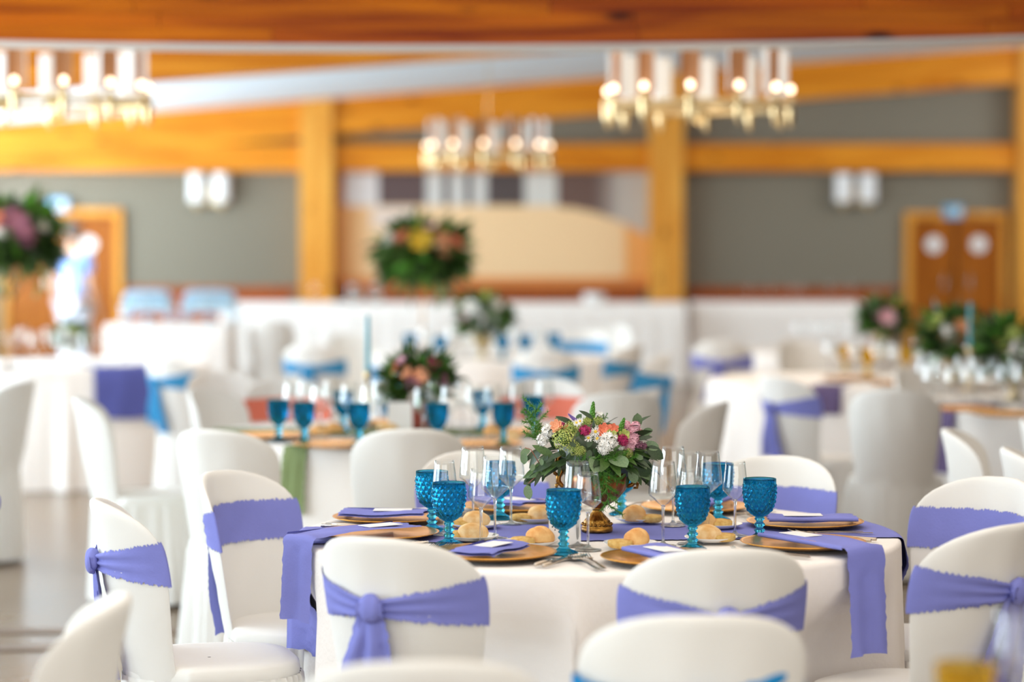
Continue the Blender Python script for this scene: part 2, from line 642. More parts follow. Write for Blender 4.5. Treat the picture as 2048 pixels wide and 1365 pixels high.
# --- sloping rafters and the timber frame of the back wall
struct(slope_prism(MB(), XL, XR, 18.3, 18.6, 0, .45).build('rafter_beam', M['wood'], smooth=False))
rt = at_y(1024, 250, YW).z - at_y(1024, 322, YW).z
struct(slope_prism(MB(), XL, XR, YW - .26, YW - .001, 0, rt).build('wall_rafter_beam', M['wood'], smooth=False))
lz0, lz1 = at_y(1024, 343, YW).z, at_y(1024, 289, YW).z
xp = [(at_y(a, 400, YW).x, at_y(b, 400, YW).x) for a, b in ((605, 669), (1297, 1363), (2027, 2095))]
for (a, b) in ((XL, xp[0][0]), (xp[0][1], xp[1][0]), (xp[1][1], xp[2][0])):
    struct(MB().bbox((a, YW - .22, lz0), (b, YW - .001, lz1), .01).build('lintel_beam', M['wood'], smooth=False))
for (a, b) in xp:
    struct(wall_prism(MB(), a, b, YW - .34, YW - .001).build('pillar', M['wood_v'], smooth=False))
# dado of upright boards
dz = at_y(1024, 574, YW).z
dd = [at_y(246, 500, YW).x, at_y(1806, 500, YW).x]
dado = bpy.data.objects.new('trim_1', None)
COL.objects.link(dado)
struct(dado)
x = dd[0]
dmesh = MB().bbox((0, 0, 0), (.196, .035, dz - .05), .008).data('plank', M['dado'], smooth=False)
while x < dd[1] - .2:
    if not any(a - .2 < x < b for a, b in xp):
        put('plank', dmesh, dado, (x, YW - .037, .0))
    x += .2
for (a, b) in ((dd[0], xp[0][0]), (xp[0][1], xp[1][0]), (xp[1][1], dd[1])):
    MB().bbox((a, YW - .06, dz - .05), (b, YW - .002, dz), .01).build('dado_rail', M['dado'], dado, smooth=False)
# brown inlaid strips on the floor
for k, py in enumerate((1262, 1296)):
    y = at_z(60, py, 0).y
    struct(MB().box((-6.5, y - .09, 0), (-.9, y + .03, .006)).build('trim_%d' % (k + 2), M['strip'], smooth=False))

# --- wall picture between the pillars
mp = {}


def mural_col(px, py):
    """flat print: pale posts over a dark band, a tan shape with a rounded top below"""
    arc = 412 if px < 1090 else 412 + ((px - 1090) / 210.0) ** 2 * 62
    tan = Vector((236, 200, 152)) if 720 < px < 1250 else Vector((228, 160, 84))
    if px < 740 and py > 410:
        tan = Vector((226, 150, 70)) * (1 - (px - 672) / 70.0) + Vector((236, 196, 146)) * ((px - 672) / 70.0)
    if 745 < px < 830 and 415 < py < 455:
        tan = Vector((226, 206, 190))
    if py > 555:
        tan = Vector((214, 130, 58))
    if py > arc:
        c = tan
    else:
        c = Vector((72, 60, 58))
        if px < 690:
            c = Vector((190, 120, 70))
        elif px < 758:
            c = Vector((222, 216, 212))
        elif px < 850:
            c = Vector((86, 64, 62))
        elif px > 1190:
            t = min(1, (px - 1190) / 50.0)
            c = Vector((98, 76, 68)) * (1 - t) + Vector((184, 176, 166)) * t
        elif 1050 < px < 1112:
            c = Vector((206, 204, 196))
        elif px > 1112:
            c = Vector((98, 72, 62))
    if 340 < py < 468:
        for cx, w in ((870, 16), (914, 14), (962, 14)):
            if abs(px - cx) < w and py < 412:
                c = Vector((208, 206, 200))
    return c


nx, ny = 156, 56
m = MB()
p0, p1 = at_y(670, 344, YW - .03), at_y(1296, 573, YW - .03)
m.grid(lambda u, v: (p0.x + (p1.x - p0.x) * u, YW - .03, p0.z + (p1.z - p0.z) * v), nx, ny)
mm = mat('printed wall picture', (1, 1, 1), 0.5)
ca = mm.node_tree.nodes.new('ShaderNodeVertexColor')
ca.layer_name = 'print'
mm.node_tree.links.new(ca.outputs['Color'], mm.node_tree.nodes['Principled BSDF'].inputs['Base Color'])
m.box((p0.x, YW - .028, p1.z), (p1.x, YW - .002, p0.z))
me = m.data('mural_panel', mm, smooth=False)
at = me.color_attributes.new('print', 'FLOAT_COLOR', 'POINT')
for i, vv in enumerate(me.vertices):
    u = (vv.co.x - p0.x) / (p1.x - p0.x)
    q = (vv.co.z - p0.z) / (p1.z - p0.z)
    c = mural_col(672 + 624 * u, 344 + 229 * q)
    at.data[i].color = srgb(*c) + (1,)
tag(put('mural_panel', me), 'wide printed picture panel with pale posts and tan curved shape between two pillars', 'picture')


# --- doors
def half_round(mb, r, z0, z1, a0, n=10, th=.003):
    """half-cylinder screen, two skins: white outside (slot 0), bronze inside (slot 1)"""
    for k, (rr, slot) in enumerate(((r, 0), (r - th, 1))):
        mb.cur = slot
        mb.grid(lambda u, v: (rr * cos(a0 + pi * 1.08 * (u - .5)), rr * sin(a0 + pi * 1.08 * (u - .5)), z0 + (z1 - z0) * v), n, 1)
    mb.cur = 0


def double_door(idx, xa, xb, top_py, ndoor_label):
    d = bpy.data.objects.new('door_%d' % idx, None)
    COL.objects.link(d)
    struct(d)
    a, b = at_y(xa, 500, YW).x, at_y(xb, 500, YW).x
    d.location = ((a + b) / 2, YW, 0)
    hw = (b - a) / 2
    zt = at_y(1024, top_py, YW).z
    fw = .085
    fm = MB()
    fm.bbox((-hw, -.10, 0), (-hw + fw, -.001, zt), .01).bbox((hw - fw, -.10, 0), (hw, -.001, zt), .01).bbox((-hw + fw, -.10, zt - fw), (hw - fw, -.001, zt), .01)
    fm.build('door_frame', M['wood_v'], d, smooth=False)
    for s in (-1, 1):
        x0, x1 = (-hw + fw + .004, -.012) if s < 0 else (.012, hw - fw - .004)
        lf = MB().bbox((x0, -.06, .01), (x1, -.01, zt - fw - .006), .006).build('door_leaf', M['door'], d, smooth=False)
        cx = (x0 + x1) / 2
        zs_ = at_y(1024, 489, YW).z
        sg = MB()
        sg.lathe([(0.001, 0), (.093, 0), (.093, .006), (.001, .006)], 28)
        sg.xform(Matrix.Translation((cx, -.062, zs_)) @ Matrix.Rotation(pi / 2, 4, 'X'))
        so = sg.build('round_sign', M['white'], lf, smooth=False)
        so['label'] = 'round white sign on the door leaf'
        MB().bbox((cx + s * -.12, -.10, 1.0), (cx + s * -.12 + .02, -.062, 1.16), .004).build('door_handle', M['steel'], lf, smooth=False)
    return d


double_door(1, 6, 246, 418, 'l')
double_door(2, 1808, 2013, 424, 'r')
for (px, py, lab) in ((117, 410, 'small pale blue sign over the left double door'), (1907, 424, 'small blue sign over the dark right double door')):
    p = at_y(px, py, YW - .12)
    t = thing('door_sign', lab, 'sign', (p.x, YW - .11, p.z))
    MB().bbox((-.115, -.012, -.075), (.115, .0, .075), .004).build('sign_plate', M['sign_blue'], t, smooth=False)
    m = MB()
    m.box((-.07, -.014, -.03), (-.01, -.0121, -.012)).box((-.03, -.014, -.03), (-.012, -.0121, .035)).box((.02, -.014, -.04), (.08, -.0121, .045))
    m.build('pictogram', M['white'], t, smooth=False)
    MB().box((-.02, 0, -.02), (.02, .108, .02)).build('bracket', M['white'], t, smooth=False)


# --- wall lamps
for (px, lab) in ((424, 'wall lamp with two white half-round shades on the pale left wall'), (1711, 'wall lamp with two white half-round shades on the dark right wall')):
    p = at_y(px, 382, YW)
    t = thing('wall_lamp', lab, 'wall lamp', (p.x, YW - .002, p.z))
    MB().bbox((-.05, -.03, -.16), (.05, 0, .1), .01).build('back_plate', M['brass'], t, smooth=False)
    MB().tube([(-.16, -.12, -.15), (-.09, -.05, -.17), (0, -.03, -.15), (.09, -.05, -.17), (.16, -.12, -.15)], .012, 8).build('arm', M['brass'], t)
    for sx in (-.16, .13):
        m = MB()
        half_round(m, .1, -.13, .2, -pi / 2, 12)
        m.xform(Matrix.Translation((sx, -.12, 0)))
        m.build('lamp_shade', [M['shade_out'], M['shade_in']], t)
        MB().lathe([(.002, -.23), (.03, -.21), (.05, -.15), (.045, -.12), (.01, -.11)], 12, (sx, -.12, 0)).build('cup', M['brass'], t)
        MB().ball((sx, -.1, -.06), .022, 10, 6, (1, 1, 1.6)).build('bulb', M['china'], t)


# --- chandeliers
def chandelier(px, top_py, y, label, R=.53, n=12, phase=0.0):
    p = at_y(px, top_py, y)
    ztop = p.z
    t = thing('chandelier', label, 'chandelier', (p.x, y, ztop), 0, 'ring chandeliers under the sloping ceiling')
    m = MB()
    m.grid(lambda u, v: ((R + .018 * cos(2 * pi * v)) * cos(2 * pi * u), (R + .018 * cos(2 * pi * v)) * sin(2 * pi * u), -.32 + .022 * sin(2 * pi * v)), 48, 8, True)
    m.build('ring', M['brass'], t)
    zr = zc(p.x) - ztop
    MB().tube([(0, 0, -.36), (0, 0, zr)], .004, 8).build('rod', M['brass'], t)
    MB().lathe([(.002, -.42), (.03, -.40), (.05, -.34), (.03, -.28), (.012, -.26)], 16).build('hub', M['brass'], t)
    for k in range(4):
        a = k * pi / 2 + .3
        MB().tube([(.03 * cos(a), .03 * sin(a), -.34), (R * cos(a), R * sin(a), -.32)], .009, 6).build('arm', M['brass'], t)
    for k in range(n):
        a = 2 * pi * (k + .5) / n + phase
        cx, cy = R * cos(a), R * sin(a)
        if k == 0:
            m = MB()
            half_round(m, .058, -.255, 0, pi, 10)
            chandelier.sh = chandelier.sh if hasattr(chandelier, 'sh') else m.data('lamp_shade', [M['shade_out'], M['shade_in']])
            if not hasattr(chandelier, 'bu'):
                chandelier.bu = MB().ball((0, 0, 0), .017, 12, 8, (1, 1, 1.3)).data('bulb', M['bulb'])
                chandelier.fi = MB().lathe([(.002, -.44), (.012, -.43), (.024, -.36), (.024, -.30), (.030, -.285), (.012, -.26), (.010, -.24)], 14).data('finial', M['brass'])
        put('lamp_shade', chandelier.sh, t, (cx - .02 * cos(a), cy - .02 * sin(a), 0), a)
        put('bulb', chandelier.bu, t, (cx, cy, -.222))
        put('finial', chandelier.fi, t, (cx, cy, 0))
    L_ = bpy.data.lights.new('chandelier_glow', 'POINT')
    L_.energy = 12
    L_.color = (1.0, .78, .52)
    L_.shadow_soft_size = .45
    lo = bpy.data.objects.new('chandelier_glow', L_)
    lo.location = (p.x, y, ztop - .62)
    COL.objects.link(lo)


chandelier(1397, 104, 14.0, 'chandelier of white shades hanging in front of the second timber pillar', phase=.1)
chandelier(976, 240, 20.9, 'small far chandelier of white shades above the printed wall picture', phase=.2)
chandelier(112, 96, 14.0, 'chandelier of white shades cut by the left edge of the photo', phase=.0)

# ================================================================ covered chairs
def chair_hw(z):
    zs, zt = .755, .88
    if z <= zs:
        t = min(1, max(0, (z - .42) / (zs - .42)))
        t = t * t * (3 - 2 * t)
        return .176 + .031 * t
    q = min(1, (z - zs) / (zt - zs))
    return .207 * max(0, 1 - q ** 2.5) ** (1 / 2.5)


def back_y(x, z):
    """centre surface of the curved back: leans away and wraps round the sitter"""
    t = (z - .44) / .44
    return -.205 - .085 * t + (.125 - .02 * t) * (min(1.1, abs(x) / .2)) ** 2.1


def back_point(u, z, side, off=0.0, hwo=0.0):
    """u -1..1 across, side +1 = the sitter's face, -1 = behind"""
    hw = chair_hw(z) + hwo
    x = hw * u
    th = (.015 + off) * sqrt(max(0, 1 - abs(u) ** 7))
    return Vector((x, back_y(x, z) + side * th, z))


def make_back_cover():
    m = MB()
    zs, zt = .755, .88
    rows = [(.43 + (zs - .43) * k / 7) for k in range(8)] + [zs + (zt - zs) * sin(pi / 2 * k / 9) for k in range(1, 10)]
    NU = 26
    rng = random.Random(5)
    for side in (1, -1):
        def fn(u, v, side=side):
            k = min(int(round(v * (len(rows) - 1))), len(rows) - 1)
            z = rows[k]
            uu = sin((u - .5) * pi)
            p = back_point(uu, z, side)
            if k >= len(rows) - 3:
                q = (z - rows[-4]) / (zt - rows[-4])
                mid = back_y(p.x, z)
                p.y = mid + (p.y - mid) * sqrt(max(0, 1 - q * q))
            w = .006 * noise.noise(Vector((p.x * 7 + 3 * side, p.z * 5, 1.7 * side))) + .0026 * sin(p.x * 52 + p.z * 16 + 2 * sin(p.z * 11) + side)
            p.y += w * (1 - abs(uu) ** 4) * min(1, (zt - z) / .1)
            return p
        m.grid(fn, NU, len(rows) - 1)
    return m.data('back_cover', M['cover'])


def seat_outline(t):
    """t 0..1 round the seat, starting at the back centre"""
    a = 2 * pi * t - pi / 2
    n = 2.9
    c, s = cos(a), sin(a)
    x = .212 * math.copysign(abs(c) ** (2 / n), c)
    y = .225 * math.copysign(abs(s) ** (2 / n), s)
    if y < -.08:
        f = (-.08 - y) / .145
        y = y + f * (back_y(x, .44) - .014 - (-.225)) * .9
    return x, y


def make_seat_cover():
    m = MB()
    n = 64
    prof = [(1.0, .415), (1.012, .44), (1.0, .458), (.96, .466), (.8, .469), (.5, .466), (.2, .463), (.02, .462)]
    m.grid(lambda u, v: (lambda o, pr: (o[0] * pr[0], o[1] * pr[0], pr[1]))(seat_outline(u), prof[int(round(v * 7))]), n, 7, True)
    return m.data('seat_cover', M['cover'])


def make_skirt():
    m = MB()
    n = 216
    zz = [.432, .424, .40, .34, .25, .14, .02]

    def fn(u, v):
        k = int(round(v * 6))
        x, y = seat_outline(u)
        t = (zz[0] - zz[k]) / .41
        d = Vector((x, y, 0)).normalized()
        plain = max(0.0, min(1.0, (-.12 - y) / .05))
        amp = (.0065 + .010 * t) * (1 - .75 * plain) * (1 if k > 0 else .35)
        w = sin(2 * pi * 38 * u + 1.3 * sin(2 * pi * 5 * u)) + .4 * sin(2 * pi * 17 * u + 1)
        r = .004 + .035 * t * (1 - plain * .5) + amp * w
        return (x + d.x * r, y + d.y * r, zz[k])
    m.grid(fn, n, 6, True)
    return m.data('skirt', M['cover'])


def make_sash(knot=True):
    """band round the back; behind, it gathers towards the knot"""
    m = MB()
    NU, NV = 200, 10
    rng = random.Random(11)
    jit = [[rng.uniform(-.0042, .0042) for _ in range(2 * NU + 2)] for _ in range(2)]
    cols = []
    for i in range(NU + 1):
        cols.append((1, sin((i / NU - .5) * pi)))
    for i in range(NU + 1):
        cols.append((-1, sin((.5 - i / NU) * pi)))
    W = len(cols)
    vs_ = []
    for j in range(NV + 1):
        v = j / NV
        for i, (side, u) in enumerate(cols):
            if side > 0 or not knot:
                z0, z1 = .676, .788
            else:
                g = (1 - abs(u)) ** .8
                z0 = .676 + g * (.702 - .676)
                z1 = .788 + g * (.738 - .788)
            z = z0 + (z1 - z0) * v
            if j in (0, NV):
                z += jit[j // NV][i] * (1 if side > 0 or abs(u) > .3 else .3)
            off = .0055
            if side < 0 and knot:
                off += (1 - abs(u)) ** .7 * .0055 * sin(v * pi * 5.2 + 2 * u) + .010 * max(0, 1 - abs(u) * 1.8)
            p = back_point(u, z, side, off, .0055)
            vs_.append(p)
    fs = []
    for j in range(NV):
        for i in range(W):
            a, b = j * W + i, j * W + (i + 1) % W
            fs.append((a, b, b + W, a + W))
    m.add(vs_, fs)
    return m


def fray_strip(mb, centre, width, n=40, nw=8, fray_end=True, seed=1, side_vec=None, fold=None):
    """ribbon along centre(t) with half widths width(t); ragged edges"""
    rng = random.Random(seed)
    cs = [Vector(centre(k / n)) for k in range(n + 1)]
    vs_ = []
    for k in range(n + 1):
        t = k / n
        sv = Vector(side_vec(t)) if side_vec else Vector((1, 0, 0))
        nrm = (cs[min(k + 1, n)] - cs[max(k - 1, 0)]).cross(sv)
        nrm = nrm.normalized() if nrm.length > 1e-9 else Vector((0, 0, 1))
        w = width(t)
        for i in range(nw + 1):
            s = 2 * i / nw - 1
            ww = w + (rng.uniform(-.003, .003) if i in (0, nw) else 0)
            p = cs[k] + sv * (s * ww)
            if fold:
                p = p + nrm * fold(s, t)
            if fray_end and k == n:
                p = p + (cs[n] - cs[n - 1]).normalized() * rng.uniform(-.005, .005)
            vs_.append(p)
    fs = []
    for k in range(n):
        for i in range(nw):
            a = k * (nw + 1) + i
            fs.append((a, a + 1, a + nw + 2, a + nw + 1))
    return mb.add(vs_, fs)


def make_knot():
    m = MB()
    y0 = back_y(0, .72) - .015
    m.ball((0, y0 - .022, .722), .034, 16, 10, (.92, .55, 1.0))
    for i, p in enumerate(m.v):
        q = Vector(p)
        m.v[i] = (q.x, q.y + .003 * sin(q.x * 240), q.z)
    return m


def tail_surface(z, push):
    return back_y(0, max(z, .44)) - .022 - push


def make_tail(dx, bottom, w0, w1, push, seed):
    m = MB()
    fray_strip(m, lambda t: (dx * t, tail_surface(.735 - (.735 - bottom) * t, push + .012 * sin(pi * t)) - (.012 if t < .1 else 0), .735 - (.735 - bottom) * t),
               lambda t: w0 + (w1 - w0) * min(1, t * 1.4), 34, 10, True, seed, None,
               lambda s, t: .008 * sin(s * 4.2 + t * 3 + seed) * min(1, t * 3))
    return m


CH = {'back': make_back_cover(), 'seat': make_seat_cover(), 'skirt': make_skirt()}
CHS = {}
for k in ('back', 'seat', 'skirt'):
    c = CH[k].copy()
    c.materials.clear()
    c.materials.append(M['cover_soft'])
    CHS[k] = c
_sash, _knot = make_sash(), make_knot()
_t1, _t2 = make_tail(.014, .42, .031, .050, .012, 1), make_tail(-.07, .47, .029, .056, .004, 2)
SASH = {}
CHAIRS = []


def sash_set(kind):
    if kind not in SASH:
        SASH[kind] = (_sash.data('sash', M[kind]), _knot.data('knot', M[kind]), _t1.data('tail', M[kind]), _t2.data('tail', M[kind]))
    return SASH[kind]


def chair(bx, by, theta, label, sash=None, group=None, soft=False, scale=1.0):
    """bx, by: where the top of the back stands; theta: degrees, 0 = sitter looks away from the camera"""
    th = radians(theta)
    off = Vector((-sin(th), cos(th), 0)) * (.27 * scale)
    CHAIRS.append((bx + off.x, by + off.y, th))
    c = thing('covered_chair', label, 'chair', (bx + off.x, by + off.y, 0), th, group)
    c.scale = (scale,) * 3
    S = CHS if soft else CH
    put('back_cover', S['back'], c)
    put('seat_cover', S['seat'], c)
    put('skirt', S['skirt'], c)
    if sash:
        a, k, t1, t2 = sash_set(sash)
        s = put('sash', a, c)
        put('knot', k, s)
        put('tail', t1, s)
        put('tail', t2, s)
    return c


G1 = 'white covered chairs round the table with the lavender runner'


def chair_px(px, top, theta, label, sash=None, group=None, soft=False):
    y = at_y_depth(top)
    return chair(at_y(px, top, y).x, y, theta, label, sash, group, soft)


def at_y_depth(top, z=.88):
    return at_z(1024, top, z).y


chair_px(752, 1073, -27, 'white chair with a knotted lavender sash, seen from behind at the front left', 'lav', G1)
chair_px(1452, 1095, 8, 'white chair seen from behind, its lavender sash partly hidden by a nearer chair back', 'lav', G1)
chair_px(205, 998, -74, 'white chair in profile left of the lavender-runner table, seat towards the table', 'lav', G1)
chair_px(442, 942, -118, 'white chair with a smooth lavender band facing the camera at the table\'s left end', 'lav', G1)
chair_px(950, 902, -168, 'white chair behind the left wine glasses, lavender band just above the tabletop', 'lav', G1)
chair_px(1560, 912, 158, 'white chair behind the rightmost blue goblet, lavender band above the tabletop', 'lav', G1)
chair_px(1998, 955, 128, 'white chair with a plain lavender band, behind the bow-tied chair at the right', 'lav', G1)
chair_px(2020, 1046, 46, 'white chair at the right edge with lavender sash tied in a bow', 'lav', G1)
# chairs of the nearer, unseen tables
G2 = 'blurred white chairs in the foreground'
c9 = chair_px(1402, 1226, 3, 'large blurred white chair back with a cyan sash at the bottom of the photo', 'cyan', G2)
for o in c9.children:
    if o.name.startswith('sash'):
        o.rotation_euler = (0, radians(-6), 0)
        o.location = (.074, 0, -.008)
chair_px(842, 1318, 4, 'blurred white chair top just rising over the bottom edge', None, G2)
chair_px(230, 1192, 94, 'blurred plain white chair turned sideways in the lower left corner', None, G2)
chair_px(-30, 905, 82, 'white chair with hanging lavender-blue sash cut by the left edge of the photo', 'lav', G2)
# chairs of the table behind (olive napkin)
G3 = 'plain white covered chairs round the olive-napkin table'
chair_px(422, 858, -24, 'plain white chair back directly behind the left lavender-band chair', None, G3)
chair_px(820, 857, 5, 'plain white chair back in front of the olive-napkin table, left of the bouquet', None, G3)
chair_px(160, 794, -82, 'plain white chair in profile with long cover, left of the olive-napkin table', None, G3)
chair_px(402, 777, -116, 'plain white chair back above the one behind the left lavender-band chair', None, G3, True)
chair_px(1245, 784, 10, 'broad plain white chair back above the front bouquet, right of the salmon sash', None, G3, True)
chair_px(1440, 803, 70, 'plain white chair in profile right of the bouquet, seat to the left', None, G3, True)
chair_px(566, 757, -165, 'white chair with a salmon sash behind the two left blurred goblets', 'salmon', G3, True)
chair_px(1088, 755, 176, 'white chair with a salmon sash right of the blurred goblets', 'salmon', G3, True)
# far chairs round the table with blue goblets
G4 = 'white chairs with blue sashes in the middle of the hall'
for (px, top, th, lab, s) in (
        (1092, 700, 0, 'white chair back with a level blue sash, behind the salmon-sashed chair', 'blue'),
        (1182, 660, 150, 'white chair with blue sash beyond the pair of turned blue-sashed chairs', 'blue'),
        (1272, 690, 62, 'turned white chair with pale blue sash, left of the pair before the far pillar', 'blue'),
        (1330, 710, 72, 'turned white chair with long dark blue sash tail, right of the pair', 'blue'),
        (620, 690, -10, 'white chair with a bright blue bow behind the left blurred goblets', 'blue'),
        (795, 700, -6, 'white chair with pale blue sash behind the turquoise candle', 'blue'),
        (690, 668, -150, 'white chair facing the camera beyond the turquoise candle', None),
        (940, 660, 178, 'white chair facing the camera beyond the far low bouquet', None),
        (1230, 650, 150, 'white chair facing the camera, farthest right beyond the blue-goblet table', None)):
    chair_px(px, top, th, lab, s, G4, True)
chair_px(540, 640, 0, 'tall white covered chair standing by the left buffet corner', None, None, True)
# left tables
G5 = 'white covered chairs round the bright left table'
chair_px(52, 760, 78, 'big white chair at the left edge turned to the left, ruffled skirt to the floor', None, G5)
chair_px(314, 711, -45, 'white chair with pale blue sash and blue tail by the bright left table', 'blue', G5, True)
chair_px(430, 742, -150, 'rounded white chair back seen above the plain chair, left of the salmon sash', None, G5, True)
# right tables
G6 = 'white covered chairs on the right side of the hall'
for (px, top, th, lab, s) in (
        (1787, 779, -12, 'tall plain white chair back standing right of the dark plum drape', None),
        (1900, 857, -104, 'pinkish white chair in profile under the right glass-laden table', None),
        (2020, 896, -98, 'white chair cut by the right edge behind the lavender-band chair', None),
        (2062, 836, -120, 'sliver of pinkish white chair cut by the right edge, above the others', None),
        (1546, 752, -58, 'white chair with lavender ribbon left of the dark plum drape', 'lav'),
        (1440, 682, -12, 'white chair with a thin lavender bow in front of the dark wall', 'lav'),
        (1585, 680, -150, 'white chair at the far right table beside the lavender ribbon chair', None),
        (2030, 655, 150, 'pale chair back beyond the right bouquets under the double door', None),
        (1815, 735, -140, 'white chair back between the amber goblets and the crowded right table', None)):
    chair_px(px, top, th, lab, s, G6, True)

# ================================================================ tables
TZ = .758


def cloth_data(R, seed, folds=15, amp=.030, z=TZ, press=()):
    rng = random.Random(seed)
    ph = [rng.uniform(0, 6.28) for _ in range(4)]
    m = MB()
    n = 260
    rr = [.02, .3, .6, .85, .97]
    rows = [(R * q, z, 0) for q in rr]
    for k in range(1, 6):
        a = pi / 2 * k / 5
        rows.append((R - .014 + .014 * sin(a), z - .014 + .014 * cos(a), 0))
    for k in range(1, 15):
        t = k / 14
        rows.append((R + .055 * t, z - .014 - (z - .020) * t, t))

    def fn(u, v):
        k = int(round(v * (len(rows) - 1)))
        r, zz, t = rows[k]
        a = 2 * pi * u
        w = sin(folds * a + ph[0] + .9 * sin(3 * a + ph[1])) + .45 * sin((folds * 2 - 5) * a + ph[2]) + .3 * sin(5 * a + ph[3])
        q = 1.0
        for (pa, ph_) in press:         # cloth lying over the edge holds the folds flat here
            da = abs((a - radians(pa) + pi) % (2 * pi) - pi)
            q = min(q, max(0, min(1, (da - radians(ph_)) / radians(7))))
        q = q * q * (3 - 2 * q)
        r += amp * w * min(1, t * 1.25) ** 1.2 * q - .02 * t * (1 - q)
        return (r * cos(a), r * sin(a), zz)
    m.grid(fn, n, len(rows) - 1, True)
    return m


def seat_inside(x, y, mg=0.0):
    for (hx, hy, th) in CHAIRS:
        dx, dy = x - hx, y - hy
        lx, ly = dx * cos(th) + dy * sin(th), -dx * sin(th) + dy * cos(th)
        if abs(lx / (.30 - mg)) ** 2.8 + abs((ly + .02) / (.315 - mg)) ** 2.8 < 1:
            return True
    return False


def push_in(m, cx, cy, rot=0.0, mg=0.0):
    """the hanging cloth is pushed in where a chair stands under the table"""
    cr, sr = cos(rot), sin(rot)
    for i, (x, y, z) in enumerate(m.v):
        if z > .70:
            continue
        k = 1.0
        while k > .35 and seat_inside(cx + (x * cr - y * sr) * k, cy + (x * sr + y * cr) * k, mg):
            k -= .01
        if k < 1:
            f = min(1, (.70 - z) / .17)
            f = f * f * (3 - 2 * f)
            k = 1 + (k - 1) * f
            m.v[i] = (x * k, y * k, z)
    return m


def table(cx, cy, R, label, seed, folds=15, amp=.03, press=()):
    m = push_in(cloth_data(R, seed, folds, amp, TZ, press), cx, cy)
    t = m.build('tablecloth', M['cloth'], None, True, (cx, cy, 0))
    return tag(t, label, 'tablecloth', None)


def edge_cloth(R, half, drop, seed, amp=.008, n=90, nw=16, x_from=None, x_to=None, both=True, lift=.0035, droop=None):
    """cloth strip lying across a round table along X (local), hanging over its edge; ragged edges"""
    m = MB()
    rng = random.Random(seed)
    vs_ = []
    rs = R + .006
    for j in range(nw + 1):
        s = 2 * j / nw - 1
        yy = half * s
        jy = 0
        xe = sqrt(max(.01, rs * rs - yy * yy))
        arc = .02
        flat = xe - .014
        total = flat + arc + drop
        for i in range(n + 1):
            t = (2 * i / n - 1) if both else i / n
            if not both:
                t0 = (x_from or 0) / total
                t = t0 + (1 - t0) * t
            sg = -1 if t < 0 else 1
            d = abs(t) * total
            if i in (0, n) and (both or i == n):
                d += rng.uniform(-.006, .004)
            if d <= flat:
                x, z, h = d, TZ + lift, 0
            elif d <= flat + arc:
                a = (d - flat) / arc * pi / 2
                x, z, h = flat + (.016) * sin(a), TZ + lift - .016 * (1 - cos(a)), 0
            else:
                h = d - flat - arc
                x, z = flat + .016 + h * .06, TZ + lift - .016 - h
            ux, uy = x, yy
            if h > 0:
                rad = Vector((xe, yy, 0)).normalized()
                q = min(1, h / .06)
                wv = amp * q * sin(s * 7 + seed + h * 6) + .012 * q
                ux += rad.x * wv + 0
                uy += rad.y * wv + yy * h * .10
            if j in (0, nw):
                uy += rng.uniform(-.0035, .0035)
            vs_.append((sg * ux, uy, z + .0012 * sin(9 * x + seed) * (1 if h == 0 else 0) * (1 if abs(s) < .95 else 0)))
    w = n + 1
    fs = []
    for j in range(nw):
        for i in range(n):
            a = j * w + i
            fs.append((a, a + 1, a + w + 1, a + w))
    m.add(vs_, fs)
    return m


TC = at_z(1194, 1067, TZ)
TX, TY, TR = TC.x, TC.y, .80
table(TX, TY, TR, 'long white cloth over the round table set with blue goblets and lavender runner', 3, 14, .036,
      ((185, 16), (5, 16), (201, 10), (-27, 7)))
rn = push_in(edge_cloth(TR, .185, .30, 4, n=300), TX, TY, radians(5), .018).build('table_runner', M['lav'], None, True, (TX, TY, 0), radians(5))
tag(rn, 'frayed lavender runner across the front round table, hanging over both ends', 'table runner')

# ================================================================ tableware
GOB = [(.000, .0), (.030, .0), (.0355, .002), (.0365, .005), (.030, .0085), (.020, .012), (.0125, .017), (.0105, .021), (.013, .0235), (.0145, .026),
       (.013, .0285), (.0095, .031), (.0092, .035), (.0125, .038), (.0148, .041), (.0125, .044), (.0092, .047), (.009, .051), (.012, .0535), (.0138, .056),
       (.012, .0585), (.0105, .0605)]


def gob_outer(z):
    pts = [(.0605, .0105), (.063, .015), (.068, .0225), (.075, .0288), (.085, .0345), (.098, .0388), (.115, .0415), (.132, .0425), (.148, .0428), (.16, .0428)]
    for (z0, r0), (z1, r1) in zip(pts, pts[1:]):
        if z <= z1:
            t = (z - z0) / (z1 - z0)
            return r0 + (r1 - r0) * t
    return pts[-1][1]


def tri(x):
    x = x % 1.0
    return abs(2 * x - 1)


def gob_relief(r, z, t):
    if not (.066 < z < .147):
        return r
    nd = 16
    u, v = t / (2 * pi) * nd, (z - .066) / .0115
    d = 1 - max(tri(u + v * .5 + .5), tri(u - v * .5 + .5))
    fade = min(1, (z - .066) / .006, (.147 - z) / .004)
    return r + .0062 * (d - .35) * fade


def goblet_parts(hi=True):
    n = 128 if hi else 36
    st = MB()
    foot = MB()
    kf = 6
    foot.lathe(GOB[:kf + 2], 40 if hi else 20)
    st.lathe(GOB[kf + 1:], 24 if hi else 14)
    bo = MB()
    nz = 58 if hi else 14
    prof = [(gob_outer(.0605 + .0995 * k / nz), .0605 + .0995 * k / nz) for k in range(nz + 1)]
    bo.lathe(prof, n, rfn=gob_relief if hi else None)
    inner = [(.0428, .16), (.0418, .1612), (.0398, .1605)] + [(max(.0005, gob_outer(z) - .0034), z) for z in [.155 - .0085 * k for k in range(10)]] + [(.012, .0705), (.0005, .069)]
    bo.lathe(inner, 48 if hi else 24)
    return bo, st, foot


